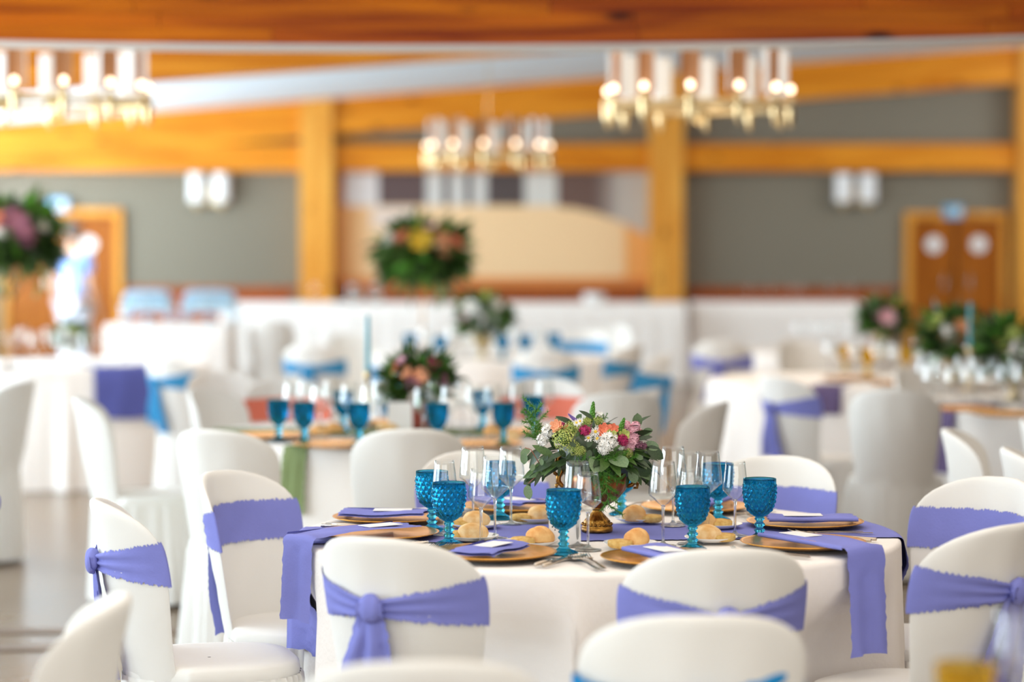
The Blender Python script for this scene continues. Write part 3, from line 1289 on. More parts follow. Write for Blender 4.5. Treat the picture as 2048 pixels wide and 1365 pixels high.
def wine_parts(hgt, joint, wide_z, rw, rr, n=40):
    bo = MB()
    outer = [(.0036, joint), (.008, joint + .006), (.018, joint + .014), (.028, joint + .024), (rw - .001, wide_z - .004), (rw, wide_z), (rw - .0004, wide_z + .006)]
    for k in range(1, 7):
        t = k / 6
        outer.append((rw + (rr - rw) * t, wide_z + .006 + (hgt - wide_z - .006) * t))
    inner = [(max(.0004, r - .0011), z + .0006) for (r, z) in outer[::-1]]
    bo.lathe(outer + [(rr - .0005, hgt + .0005)] + inner, n)
    st = MB()
    st.lathe([(.0036, .008), (.0033, .02), (.0033, joint - .03), (.0036, joint - .012), (.0045, joint - .003), (.006, joint + .004), (.002, joint + .006)], 14)
    ft = MB()
    ft.lathe([(.0003, .0006), (.033, .0006), (.0345, .0014), (.033, .0026), (.018, .0045), (.008, .008), (.0036, .014)], 36)
    return bo, st, ft


gb, gs, gf = goblet_parts(True)
GD = {'goblet': (gb.data('bowl', M['goblet']), gs.data('stem', M['goblet']), gf.data('foot', M['goblet']))}
lb, ls, lf_ = goblet_parts(False)
lo_ = MB()
for q in (lb, ls, lf_):
    lo_.add(q.v, q.f)
FAR = {'goblet': lo_.data('goblet', M['goblet']), 'amber': lo_.data('goblet', M['amber'])}
WD = {}
for key, prm in (('large', (.216, .100, .134, .0375, .0285)), ('small', (.196, .092, .124, .0335, .0255))):
    a, b, c = wine_parts(*prm)
    WD[key] = (a.data('bowl', M['glass']), b.data('stem', M['stemglass']), c.data('foot', M['stemglass']))
    fm = MB()
    a2, b2, c2 = wine_parts(*prm, n=20)
    fm.add(a2.v, a2.f)
    fm.cur = 1
    fm.add(b2.v, b2.f).add(c2.v, c2.f)
    FAR[key] = fm.data('wine_glass', [M['glass'], M['stemglass']])

TT = TZ + .0055     # top of the runner
T0 = TZ + .0015     # top of the cloth


def on_main(px, py):
    p = at_z(px, py, TT)
    return p


def over_runner(x, y):
    return abs(y - TY - (x - TX) * .087) < .19


def level(x, y):
    return TT if over_runner(x, y) else T0


def set3(name, datas, label, cat, px, py, group, rotz=None):
    p = at_z(px, py, TT)
    t = thing(name, label, cat, (p.x, p.y, level(p.x, p.y)), rnd(0, 6) if rotz is None else rotz, group)
    for nme, d in zip(('bowl', 'stem', 'foot'), datas):
        put(nme, d, t)
    return t


GG = 'blue goblets on the front table'
for (px, py, lab) in (
        (864, 1063, 'leftmost blue diamond-cut goblet on the front table, behind another goblet'),
        (898, 1088, 'second blue diamond-cut goblet from the left on the front table, rim uncovered'),
        (1127, 1106, 'blue diamond-cut goblet in front of the white card and gold urn'),
        (1385, 1098, 'blue diamond-cut goblet standing behind the front right chair back'),
        (1519, 1078, 'rightmost blue diamond-cut goblet on the front table, clear of other glasses'),
        (1436, 1040, 'blue goblet behind two wine glasses right of the bouquet'),
        (1243, 1028, 'blue goblet mostly hidden behind the gold urn, only its stem showing'),
        (1000, 1036, 'blue goblet seen through the wine glasses left of the bouquet')):
    set3('goblet', GD['goblet'], lab, 'goblet', px, py, GG)
GW = 'clear wine glasses on the front table'
for (px, py, k, lab) in (
        (889, 1070, 'small', 'clear wine glass between the two left blue goblets, partly behind the nearer'),
        (962, 1088, 'small', 'clear wine glass right beside the second blue goblet, its bowl in front'),
        (990, 1078, 'large', 'large clear wine glass third from the left, leaning shoulder over the bun plates'),
        (946, 1052, 'large', 'clear wine glass rising behind the small one beside the second goblet'),
        (1022, 1048, 'large', 'clear wine glass nearest the drooping leaves left of the bouquet'),
        (1155, 1090, 'large', 'taller clear wine glass of the pair before the gold urn'),
        (1176, 1098, 'small', 'shorter clear wine glass of the pair before the gold urn'),
        (1326, 1090, 'large', 'large clear wine glass alone right of the bouquet, whole stem visible'),
        (1381, 1086, 'small', 'clear wine glass just behind the goblet above the front right chair'),
        (1346, 1052, 'large', 'clear wine glass at the right edge of the bouquet, behind the large one'),
        (1377, 1046, 'small', 'narrow clear wine glass behind others, second row right of the bouquet'),
        (1416, 1066, 'large', 'large clear wine glass in front of the blue goblet right of the bouquet'),
        (1470, 1073, 'small', 'clear wine glass immediately left of the rightmost blue goblet')):
    set3('wine_glass', WD[k], lab, 'wine glass', px, py, GW)

# chargers, napkins, cards, cutlery
ch = MB()
ch.lathe([(.0005, .004), (.105, .004), (.112, .0055), (.150, .0125), (.158, .0145), (.1592, .0132), (.157, .0115), (.120, .0015), (.108, .0), (.0005, .0)], 72)
CHD = ch.data('charger_plate', M['gold'])


def napkin_data(hang=0.0, w=.058, seed=1):
    """folded cloth lying along +X (towards the diner) on the charger; local origin at plate centre"""
    m = MB()
    rng = random.Random(seed)
    x0, x1 = -.105, .135
    n, nw = 40, 12
    drop = hang
    top = .0262

    def path(t, layer):
        L_ = (x1 - x0) + (.016 * 1.57 + drop if drop else 0)
        d = t * L_
        if d <= x1 - x0:
            x = x0 + d
            z = top - layer * .0065 + .0025 * sin(d * 26 + seed)
            if not drop and d > .2:
                z -= (d - .2) * .06
            return x, z
        q = d - (x1 - x0)
        if q < .025:
            a = q / .025 * pi / 2
            return x1 + .016 * sin(a), top - .016 * (1 - cos(a))
        q -= .025
        return x1 + .016 + q * .07, top - .016 - q
    for layer in (0, 1):
        if layer == 1 and drop:
            continue
        vs_ = []
        for k in range(n + 1):
            x, z = path(k / n, layer)
            for i in range(nw + 1):
                s = 2 * i / nw - 1
                ww = w * (1 + .03 * layer)
                yy = ww * s + (rng.uniform(-.0028, .0028) if i in (0, nw) else 0)
                xx = x + (rng.uniform(-.004, .004) if k in (0, n) else 0)
                zz = z + .0018 * sin(3 * s + x * 14 + seed) - .0035 * abs(s) ** 6
                xx += .006 * sin(s * 5 + seed) * (1 if drop and k > n * .6 else 0) * (k / n)
                vs_.append((xx, yy, zz))
        fs = []
        for k in range(n):
            for i in range(nw):
                a = k * (nw + 1) + i
                fs.append((a, a + nw + 1, a + nw + 2, a + 1))
        m.add(vs_, fs)
    # rolled fold on one long side
    fold = []
    m.grid(lambda u, v: (x0 + (x1 - x0) * u, -w + .005 * cos(pi / 2 + pi * v) - .001, top - .0055 + .0055 * sin(pi / 2 - pi * v)), 20, 6)
    return m


NAP = [napkin_data(0, .058, s).data('napkin', M['lav']) for s in (1, 2, 3)]
NAPH = napkin_data(.24, .055, 5).data('napkin', M['lav'])
CARD = MB().bbox((-.06, -.03, .0), (.045, .026, .0016), .0006).data('menu_card', M['paper'], smooth=False)


def fork_data():
    m = MB()
    cen = [(0, -.10, .003), (0, -.06, .004), (0, -.01, .0065), (0, .03, .006), (0, .05, .0075), (0, .065, .0065)]
    ws = [.0055, .005, .003, .0028, .006, .0115]
    m.grid(lambda u, v: (lambda k: (cen[k][0] + ws[k] * (2 * u - 1), cen[k][1], cen[k][2] - .001 * (2 * u - 1) ** 2))(int(round(v * 5))), 4, 5)
    m.grid(lambda u, v: (lambda k: (cen[k][0] + ws[k] * (1 - 2 * u), cen[k][1], cen[k][2] - .0018))(int(round(v * 5))), 4, 5)
    for k in range(4):
        x = -.0095 + .0063 * k
        m.tube([(x, .062, .006), (x, .08, .0055), (x, .098, .009), (x * 1.02, .108, .0125)], [.0018, .0016, .0014, .0007], 6)
    return m


def spoon_data():
    m = MB()
    m.tube([(0, -.10, .003), (0, -.06, .004), (0, 0, .007), (0, .045, .006)], [.0045, .004, .0024, .003], 8)
    m.grid(lambda u, v: (.021 * sin(pi * v) ** .8 * cos(2 * pi * u), .075 - .033 * cos(pi * v) + 0 * u, .006 - .007 * sin(pi * v) * abs(sin(2 * pi * u)) + .004 * v), 16, 12, True)
    return m


def knife_data():
    m = MB()
    m.tube([(0, -.11, .004), (0, -.05, .005), (0, -.01, .004)], [.0045, .0055, .004], 8)
    m.bbox((-.009, -.01, .0025), (.007, .10, .0045), .0008)
    m.add([(-.009, .10, .0025), (.007, .10, .0025), (-.004, .118, .0035), (-.009, .10, .0045), (.007, .10, .0045)], [(0, 1, 2), (3, 2, 4), (1, 4, 2), (0, 2, 3)])
    return m


FK, SP, KN = fork_data().data('fork', M['steel']), spoon_data().data('spoon', M['steel']), knife_data().data('knife', M['steel'])
SEATS = [
    # px, py of plate centre, seat phrase, napkin kind
    (780, 1042, 'left rear place', 0),
    (757, 1074, 'left front place', (224, .20, 'frayed lavender napkin falling over the left table edge onto the runner end')),
    (984, 1114, 'front left place', 2),
    (1352, 1132, 'front right place', 0),
    (1606, 1093, 'right front place', (-58, .25, 'frayed lavender napkin falling over the table edge beside the front right chair')),
    (1610, 1052, 'right rear place', 1),
    (1392, 1020, 'rear right place', 2),
    (1030, 1019, 'rear left place', 0)]
for i, (px, py, ph, nk) in enumerate(SEATS):
    p = at_z(px, py, TT)
    # centres sit inside the table edge
    d = Vector((p.x - TX, p.y - TY, 0))
    dist = min(d.length, TR - .168)
    d = d.normalized()
    cx, cy = TX + d.x * dist, TY + d.y * dist
    z = TT + .0005
    a = atan2(d.y, d.x)
    c = put('charger_plate', CHD, None, (cx, cy, z), rnd(0, 6))
    tag(c, 'gold charger plate at the %s of the lavender-runner table' % ph, 'plate', 'gold charger plates on the front table')
    if isinstance(nk, tuple):
        # this napkin falls over the table edge
        ang, drop, hlab = nk
        ah = radians(ang)
        dd_ = Vector((cos(ah), sin(ah), 0))
        q = Vector((d.x * dist, d.y * dist, 0))
        b_ = q.dot(dd_)
        reach = -b_ + sqrt(b_ * b_ - q.length_squared + (TR + .014) ** 2)
        nd = napkin_data(drop, .058, 5)
        sh = reach - .135
        nd.v = [((x + sh) if x > .0 else x + sh * (x + .105) / .105, y, zz) for (x, y, zz) in nd.v]
        n = put('napkin', nd.data('napkin', M['lav']), None, (cx, cy, z + .0015), ah)
        tag(n, hlab, 'napkin')
        card_a = ah
    else:
        n = put('napkin', NAP[nk], None, (cx, cy, z + .0015), a + (.25, -.2, .1)[nk])
        tag(n, 'folded frayed lavender napkin on the charger at the %s' % ph, 'napkin', 'lavender napkins on the front table')
        card_a = a + (.25, -.2, .1)[nk]
    m_ = put('menu_card', CARD, None, (cx, cy, z + .0288), card_a + rnd(-.15, .15))
    tag(m_, 'white menu card on the napkin at the %s of the front table' % ph, 'card', 'menu cards on the front table')
    tg = Vector((-d.y, d.x, 0))       # to the diner's right is +tg seen facing inwards
    for (dt, dr, dat, nm, lb_) in ((-.178, .0, FK, 'fork', 'outer fork'), (-.203, .015, FK, 'fork', 'second fork'), (.176, .0, KN, 'knife', 'table knife'), (.199, .01, SP, 'spoon', 'spoon')):
        rr = dist + dr
        x, y = TX + d.x * rr + tg.x * dt, TY + d.y * rr + tg.y * dt
        L_ = Vector((x - TX, y - TY, 0)).length
        mx_ = TR - .115
        if L_ > mx_:
            k = mx_ / L_
            x, y = TX + (x - TX) * k, TY + (y - TY) * k
        f = put(nm, dat, None, (x, y, TT), a + pi / 2 + rnd(-.08, .08))
        tag(f, 'silver %s at the %s of the lavender-runner table' % (lb_, ph), nm, 'cutlery on the front table')

# bread plates, buns, slices
pl = MB()
pl.lathe([(.0005, .004), (.042, .004), (.048, .006), (.066, .0125), (.0685, .0128), (.068, .0112), (.05, .002), (.042, 0), (.0005, 0)], 48)
PLD = pl.data('bread_plate', M['china'])


def bun_data(seed, sx=.044, sy=.036, sz=.03):
    m = MB()
    m.ball((0, 0, sz), 1, 32, 20, (sx, sy, sz))
    o = []
    for (x, y, z) in m.v:
        p = Vector((x, y, z - sz))
        nrm = Vector((p.x / sx, p.y / sy, p.z / sz))
        k = 1 + .09 * noise.noise(Vector((x * 32 + seed, y * 32, z * 32))) + .03 * noise.noise(Vector((x * 90, y * 90 + seed, z * 90)))
        if nrm.z > 0:
            k -= .13 * math.exp(-((nrm.y + .25 * nrm.x + .15) / .13) ** 2) * nrm.z      # baked split
        if nrm.z < -.5:
            p.z = -sz * (.5 + (abs(nrm.z) - .5) * .25) / 1.0
        q = Vector((p.x * k, p.y * k, p.z * k))
        o.append((q.x, q.y, q.z + sz * .62))
    m.v = o
    return m


BUNS = [bun_data(s, *d).data('bread_roll', M['bread' if s % 2 else 'bread_pale']) for s, d in ((1, (.038, .030, .026)), (2, (.040, .031, .026)), (3, (.033, .030, .028)), (4, (.038, .031, .025)))]


def slice_data(seed):
    m = MB()
    m.grid(lambda u, v: (lambda a, q: (.031 * cos(a) * (1 + .08 * sin(3 * a + seed)) * q[0], .02 * sin(a) * q[0], q[1]))(2 * pi * u, [(.02, 0), (.9, 0), (1, .003), (1, .013), (.92, .016), (.02, .0165 + .001 * seed)][int(round(v * 5))]), 24, 5, True)
    return m


SLI = [slice_data(s).data('bread_slice', M['slice']) for s in (0, 1)]
for i, (px, py, bux, buy, spx, spy, bk, sk, ph) in enumerate((
        (1068, 1043, 1083, 1041, 1046, 1041, 1, 0, 'behind the card, left of the urn'),
        (950, 1056, 952, 1052, 922, 1052, 3, 0, 'behind the stems of the left wine glasses'),
        (945, 1080, 946, 1078, 922, 1076, 1, 1, 'right of the second blue goblet'),
        (1061, 1091, 1080, 1086, 1044, 1089, 0, 1, 'left of the goblet before the card'),
        (1277, 1044, 1268, 1043, 1302, 1043, 2, 0, 'right behind the foot of the gold urn'),
        (1261, 1094, 1273, 1092, 1240, 1094, 2, 0, 'in front of the gold urn to the right'),
        (1422, 1083, 1415, 1081, 1446, 1081, 3, 0, 'left of the rightmost goblet, near the front'),
        (1434, 1056, 1404, 1054, 1440, 1053, 0, 1, 'behind the plate left of the rightmost goblet'))):
    p = at_z(px, py, TT)
    z = level(p.x, p.y + .05)
    z = TT
    t = tag(put('bread_plate', PLD, None, (p.x, p.y, z)), 'small white bread plate %s' % ph, 'plate', 'bread plates on the front table')
    q = at_z(bux, buy, TT + .006)
    tag(put('bread_roll', BUNS[bk], None, (q.x, q.y, z + .0055), rot=(0, 0, rnd(-.5, .5))), 'crusty bread roll on the small plate %s' % ph, 'bread', 'bread rolls on the front table')
    q = at_z(spx, spy, TT + .006)
    tag(put('bread_slice', SLI[sk], None, (q.x, q.y - .008, z + .0065), rot=(radians(rnd(8, 16)), 0, rnd(-.3, .3))), 'cut bread slice on the small plate %s' % ph, 'bread', 'bread slices on the front table')

# folded white card with a black floral print
p = at_z(1133, 1092, TT)
cd_ = thing('table_card', 'folded white card with black dotted print behind the middle blue goblet', 'card', (p.x - .004, p.y + .034, TT), .06)
m = MB()
m.add([(-.04, -.022, 0), (.04, -.022, 0), (.04, 0, .088), (-.04, 0, .088), (-.04, .022, 0), (.04, .022, 0)], [(0, 1, 2, 3), (3, 2, 5, 4)])
m.build('card_fold', M['paper'], cd_, smooth=False)
m = MB()
rc = random.Random(8)
for k in range(26):
    a, r = rc.uniform(0, 6.28), rc.uniform(0, 1) ** .6
    u, h = -.022 + .013 * r * cos(a), .045 + .017 * r * sin(a)
    s = rc.uniform(.0011, .0024)
    y = -.022 + h / 4 - .0006
    m.add([(u - s, y, h), (u, y - .0002, h - s), (u + s, y, h), (u, y, h + s)], [(0, 1, 2, 3)])
m.build('floral_print', M['ink'], cd_, smooth=False)

# ================================================================ flowers
def leaf_data(name, mt, length=1.0, width=.4, curl=.18, tip=1.0, n=6):
    """one blade along +X, face +Z, folded a little at the midrib"""
    m = MB()
    vs_ = []
    for k in range(n + 1):
        t = k / n
        w = width * .5 * (sin(pi * min(1, t ** .8 * .97 + .02)) ** .8 if tip else sin(pi * t) ** .55)
        z = -curl * t * t + curl * .3 * t
        vs_ += [(length * t, -w, z + w * .22), (length * t, 0, z), (length * t, w, z + w * .22)]
    fs = []
    for k in range(n):
        for i in (0, 1):
            a = 3 * k + i
            fs.append((a, a + 3, a + 4, a + 1))
    m.add(vs_, fs)
    return m.data(name, M[mt])


LEAF = {
    'lance': leaf_data('leaf', 'leaf_dark', 1, .30, .25),
    'lance_green': leaf_data('leaf', 'leaf', 1, .34, .22),
    'round': leaf_data('leaf', 'leaf_grey', 1, .62, .06, 0),
    'broad': leaf_data('leaf', 'leaf_dark', 1, .58, .14, 0),
}


def basis(xd, zd):
    xd = xd.normalized()
    yd = zd.cross(xd)
    yd = yd.normalized() if yd.length > 1e-6 else xd.orthogonal().normalized()
    zz = xd.cross(yd)
    return Matrix((xd, yd, zz)).transposed()


def place_leaf(parent, origin, a, b, kind, face, roll=0.0):
    """leaf from world point a to b under parent (whose world origin is known)"""
    d = b - a
    R = basis(d, face) @ Matrix.Rotation(roll, 3, 'X')
    o = put('leaf', LEAF[kind], parent, a - origin, rot=R.to_euler(), scale=d.length)
    return o


def disc_flower(name, mt, n, r, layers=1, cup=.3, mid=None, midr=.3, rng=random):
    """open flower facing +Z"""
    m = MB()
    for l in range(layers):
        f = 1 - l * .26
        for k in range(n):
            a = 2 * pi * (k + .5 * l) / n + rng.uniform(-.1, .1)
            rr = r * f * rng.uniform(.9, 1.08)
            w = 2.3 * rr / n * (1.55 if layers > 1 else 1)
            ca, sa = cos(a), sin(a)
            pts = []
            for (t, ww) in ((.10, .5), (.55, 1.0), (.85, 1.1), (1.0, .72)):
                zz = cup * rr * t ** 1.6 + l * r * .22 + rng.uniform(-.03, .03) * r
                x, y = t * rr, ww * w * .5
                pts += [(x * ca - y * sa, x * sa + y * ca, zz + .1 * rr * abs(ww - .6)), (x * ca + y * sa, x * sa - y * ca, zz)]
            m.add(pts, [(0, 1, 3, 2), (2, 3, 5, 4), (4, 5, 7, 6)])
    mats = [M[mt]]
    if mid:
        m.cur = 1
        m.ball((0, 0, r * .06), r * midr, 10, 6, (1, 1, .6))
        mats.append(M[mid])
    return m.data(name, mats)


def cluster(name, mt, r, n, fr, rng, flat=.75, mt2=None, floret=4):
    """dome of tiny florets"""
    m = MB()
    m.cur = 1 if mt2 else 0
    m.ball((0, 0, 0), r * .62, 12, 8, (1, 1, flat))
    m.cur = 0
    for k in range(n):
        h = 1 - 1.25 * (k + .5) / n
        a = k * 2.39996
        s = sqrt(max(0, 1 - h * h))
        nd = Vector((s * cos(a), s * sin(a), h))
        c = Vector((nd.x * r, nd.y * r, nd.z * r * flat)) * rng.uniform(.80, 1.14)
        nd = (nd + Vector((rng.uniform(-.5, .5), rng.uniform(-.5, .5), rng.uniform(-.5, .5)))).normalized()
        u = nd.orthogonal().normalized()
        v = nd.cross(u)
        a0 = rng.uniform(0, 6)
        ps = []
        for q in range(floret * 2):
            rr = fr * (1 if q % 2 == 0 else .45)
            t = a0 + pi * q / floret
            ps.append(c + (u * cos(t) + v * sin(t)) * rr + nd * (fr * .25 if q % 2 == 0 else 0))
        ps.append(c - nd * fr * .15)
        m.add(ps, [(q, (q + 1) % (floret * 2), floret * 2) for q in range(floret * 2)])
    return m.data(name, [M[mt]] + ([M[mt2]] if mt2 else []), False)


def fern_data(name, rng, L=1.0, needles=150, nl=.16):
    """asparagus fern: branching stem with fine needles"""
    m = MB()
    stems = [[Vector((L * t, .03 * sin(5 * t), -.12 * t * t)) for t in [k / 8 for k in range(9)]]]
    for k in range(9):
        b = stems[0][1 + k % 8]
        a = rng.uniform(.5, 1.1) * (1 if k % 2 else -1)
        l = rng.uniform(.22, .4)
        d = Vector((cos(a), sin(a), rng.uniform(-.4, .4)))
        stems.append([b + d * (l * t) + Vector((0, 0, -.1 * t * t)) for t in (0, .35, .7, 1)])
    for s in stems:
        m.tube(s, [.008] * len(s), 4, False)
    for k in range(needles):
        s = stems[k % len(stems)]
        i = rng.randrange(len(s) - 1)
        p = s[i].lerp(s[i + 1], rng.random())
        t = (s[i + 1] - s[i]).normalized()
        o = Vector((rng.uniform(-1, 1), rng.uniform(-1, 1), rng.uniform(-1, 1)))
        d = (t * .8 + o).normalized()
        w = d.cross(Vector((rng.uniform(-1, 1), rng.uniform(-1, 1), .3))).normalized() * .009
        q = p + d * nl * rng.uniform(.6, 1.1)
        m.add([p - w, p + w, q], [(0, 1, 2)])
    return m.data(name, M['fern'])


def spike_data(name, mt, rng, n=46):
    """tapering flower spike along +X, length 1"""
    m = MB()
    m.tube([(0, 0, 0), (1, 0, 0)], [.03, .01], 6)
    for k in range(n):
        t = .18 + .82 * k / n
        a = k * 2.4
        r = .16 * (1 - t) ** .6 + .03
        c = Vector((t, r * .6 * cos(a), r * .6 * sin(a)))
        m.ball(c, r * .55, 6, 4, (1.35, .8, .8))
    return m.data(name, M[mt])


rf = random.Random(21)
UZ = TT
UC = Vector((TX, TY, UZ))
arr = thing('flower_arrangement', 'gold urn overflowing with mixed flowers and eucalyptus on the front table', 'flowers', UC)
# urn: foot, fluted bowl, band, handles
foot = MB()


def flute(r, z, t):
    return r * (1 + .035 * sin(16 * t)) if .012 < z < .05 else r


foot.lathe([(.0005, 0), (.0415, 0), (.042, .004), (.0415, .012), (.038, .0135), (.0395, .017), (.0385, .021), (.034, .024), (.035, .027), (.031, .032), (.022, .042), (.014, .052), (.0125, .058), (.016, .061), (.0125, .064)], 64, rfn=flute)
urn = foot.build('urn_foot', M['antique'], arr)
for k in range(20):
    a = 2 * pi * k / 20
    foot2 = None
bd = MB()
for k in range(22):
    a = 2 * pi * k / 22
    bd.ball((.0385 * cos(a), .0385 * sin(a), .0195), .0042, 8, 5)
bd.build('bead_band', M['antique'], urn)
bowl = MB()
bowl.lathe([(.012, .062), (.020, .066), (.040, .076), (.060, .092), (.076, .112), (.083, .132), (.082, .150), (.074, .166), (.068, .176)], 96,
           rfn=lambda r, z, t: r * (1 + .035 * abs(sin(9 * t - z * 22)) - .02))
bo = bowl.build('urn_bowl', M['copper'], arr)
rim = MB()
rim.lathe([(.068, .172), (.074, .176), (.074, .186), (.078, .196), (.084, .202), (.085, .206), (.078, .206), (.070, .196)], 64)
rim.build('urn_rim', M['antique'], arr)
for s in (-1, 1):
    h = MB()
    a0 = radians(8)
    pts = []
    for (x, z) in ((.080, .118), (.094, .122), (.104, .134), (.104, .150), (.096, .160), (.098, .176), (.108, .184), (.106, .198), (.094, .204), (.082, .200)):
        pts.append((s * x, 0, z))
    h.tube(pts, [.0045, .006, .0072, .0068, .006, .0066, .0074, .007, .006, .005], 10)
    h.tube([(s * .104, 0, .150), (s * .114, 0, .156), (s * .116, 0, .166), (s * .108, 0, .168)], [.005, .005, .004, .003], 8)
    h.tube([(s * .100, 0, .130), (s * .110, 0, .124), (s * .108, 0, .114), (s * .098, 0, .114)], [.005, .005, .004, .003], 8)
    h.xform(Matrix.Rotation(a0, 4, 'Z'))
    h.build('urn_handle', M['antique'], arr)

BC = UC + Vector((0, 0, .215))          # heart of the bouquet
CAMV = (Vector((0, 0, H)) - BC).normalized()


def bp(px, py, dy=0.0):
    """point at a pixel, on a plane dy nearer than the bouquet's centre"""
    return at_y(px, py, TY - dy)


def face_dir(p):
    d = (p - BC).normalized()
    return (d * .75 + CAMV * .8).normalized()


# dark heart of moss holding the stems
hm = MB()
hm.ball((0, 0, 0), 1, 20, 14, (.105, .10, .075))
hm.v = [tuple(Vector(q) * (1 + .16 * noise.noise(Vector(q) * 28))) for q in hm.v]
put('moss_core', hm.data('moss_core', M['leaf_dark']), arr, BC - UC - Vector((0, 0, .02)))


def pf(name, data, px, py, dy, size=1.0, spin=None, face=None):
    p = bp(px, py, dy)
    f = face or face_dir(p)
    R = basis(f.orthogonal(), f) @ Matrix.Rotation(rf.uniform(0, 6) if spin is None else spin, 3, 'Z')
    # basis() maps +Z to f
    return put(name, data, arr, p - UC, rot=R.to_euler(), scale=size)


DAISY = [disc_flower('daisy', 'petal_white', 15, .0125, 1, .12, 'petal_yellow', .36, rf) for _ in range(2)]
for (x, y) in ((1178, 866), (1191, 864), (1177, 876), (1195, 878), (1160, 843), (1153, 846)):
    pf('daisy', rf.choice(DAISY), x, y, .105, 1.0 if y > 850 else .75)
PEACH = disc_flower('peach_rose', 'petal_peach', 7, .019, 3, .75, None, .3, rf)
CORAL = disc_flower('coral_rose', 'petal_coral', 7, .020, 3, .6, None, .3, rf)
pf('peach_rose', PEACH, 1117, 855, .075)
pf('coral_rose', CORAL, 1208, 862, .095)
pf('coral_rose', CORAL, 1225, 859, .08, .75)
pf('peach_rose', PEACH, 1262, 862, .05, .8)
MAG = cluster('magenta_bloom', 'petal_magenta', .013, 40, .0062, rf, .75, 'petal_plum', 5)
pf('magenta_bloom', MAG, 1170, 862, .105)
pf('magenta_bloom', MAG, 1246, 881, .10, 1.0)
pf('magenta_bloom', MAG, 1240, 876, .09, .8)
WHT = cluster('white_bloom', 'petal_white', .021, 64, .0078, rf, .8, 'leaf', 5)
pf('white_bloom', WHT, 1216, 884, .115, 1.1)
pf('white_bloom', WHT, 1208, 896, .115, .8)
pf('white_bloom', WHT, 1098, 862, .06, .85)
pf('white_bloom', WHT, 1086, 880, .05, .75)
pf('white_bloom', WHT, 1240, 893, .09, .5)
LIME = cluster('lime_bloom', 'lime', .029, 190, .0040, rf, .8, 'leaf')
pf('lime_bloom', LIME, 1128, 878, .10, 1.0)
pf('lime_bloom', LIME, 1144, 858, .085, .72)
pf('lime_bloom', LIME, 1150, 899, .11, .6)
pf('lime_bloom', LIME, 1162, 903, .112, .45)
pf('lime_bloom', LIME, 1170, 848, .06, .55)
pf('lime_bloom', LIME, 1196, 845, .05, .5)
pf('lime_bloom', LIME, 1256, 907, .09, .45)
PINK = cluster('pink_bloom', 'petal_pink', .018, 56, .0075, rf, .75, 'petal_pink', 5)
for (x, y, s) in ((1262, 878, 1.1), (1268, 862, .9), (1258, 893, .8), (1272, 852, .6), (1253, 850, .55)):
    pf('pink_bloom', PINK, x, y, .06, s)
PALE = disc_flower('pale_bloom', 'lime', 5, .017, 2, .5, None, .3, rf)
pf('pale_bloom', PALE, 1223, 873, .105)
pf('pale_bloom', PALE, 1248, 870, .09, .9)
pf('pale_bloom', PALE, 1175, 844, .05, .7)
PLUM = cluster('dusky_bloom', 'petal_plum', .012, 40, .005, rf)
pf('dusky_bloom', PLUM, 1279, 891, .06, .9)
pf('dusky_bloom', PLUM, 1288, 893, .05, .7)


def spike(name, data, x0, y0, x1, y1, dy, size=None):
    a, b = bp(x0, y0, dy), bp(x1, y1, dy)
    R = basis(b - a, CAMV)
    return put(name, data, arr, a - UC, rot=R.to_euler(), scale=(b - a).length)


SPK = spike_data('green_spike', 'fern', rf)
spike('green_spike', SPK, 1182, 850, 1187, 803, .03)
spike('green_spike', SPK, 1231, 886, 1249, 836, .07)
SPU = spike_data('purple_spike', 'petal_purple', rf, 34)
spike('purple_spike', SPU, 1156, 846, 1136, 828, .05)
spike('purple_spike', SPU, 1170, 880, 1164, 868, .1)
SPR = spike_data('red_spike', 'petal_magenta', rf, 30)
spike('red_spike', SPR, 1268, 892, 1294, 893, .05)

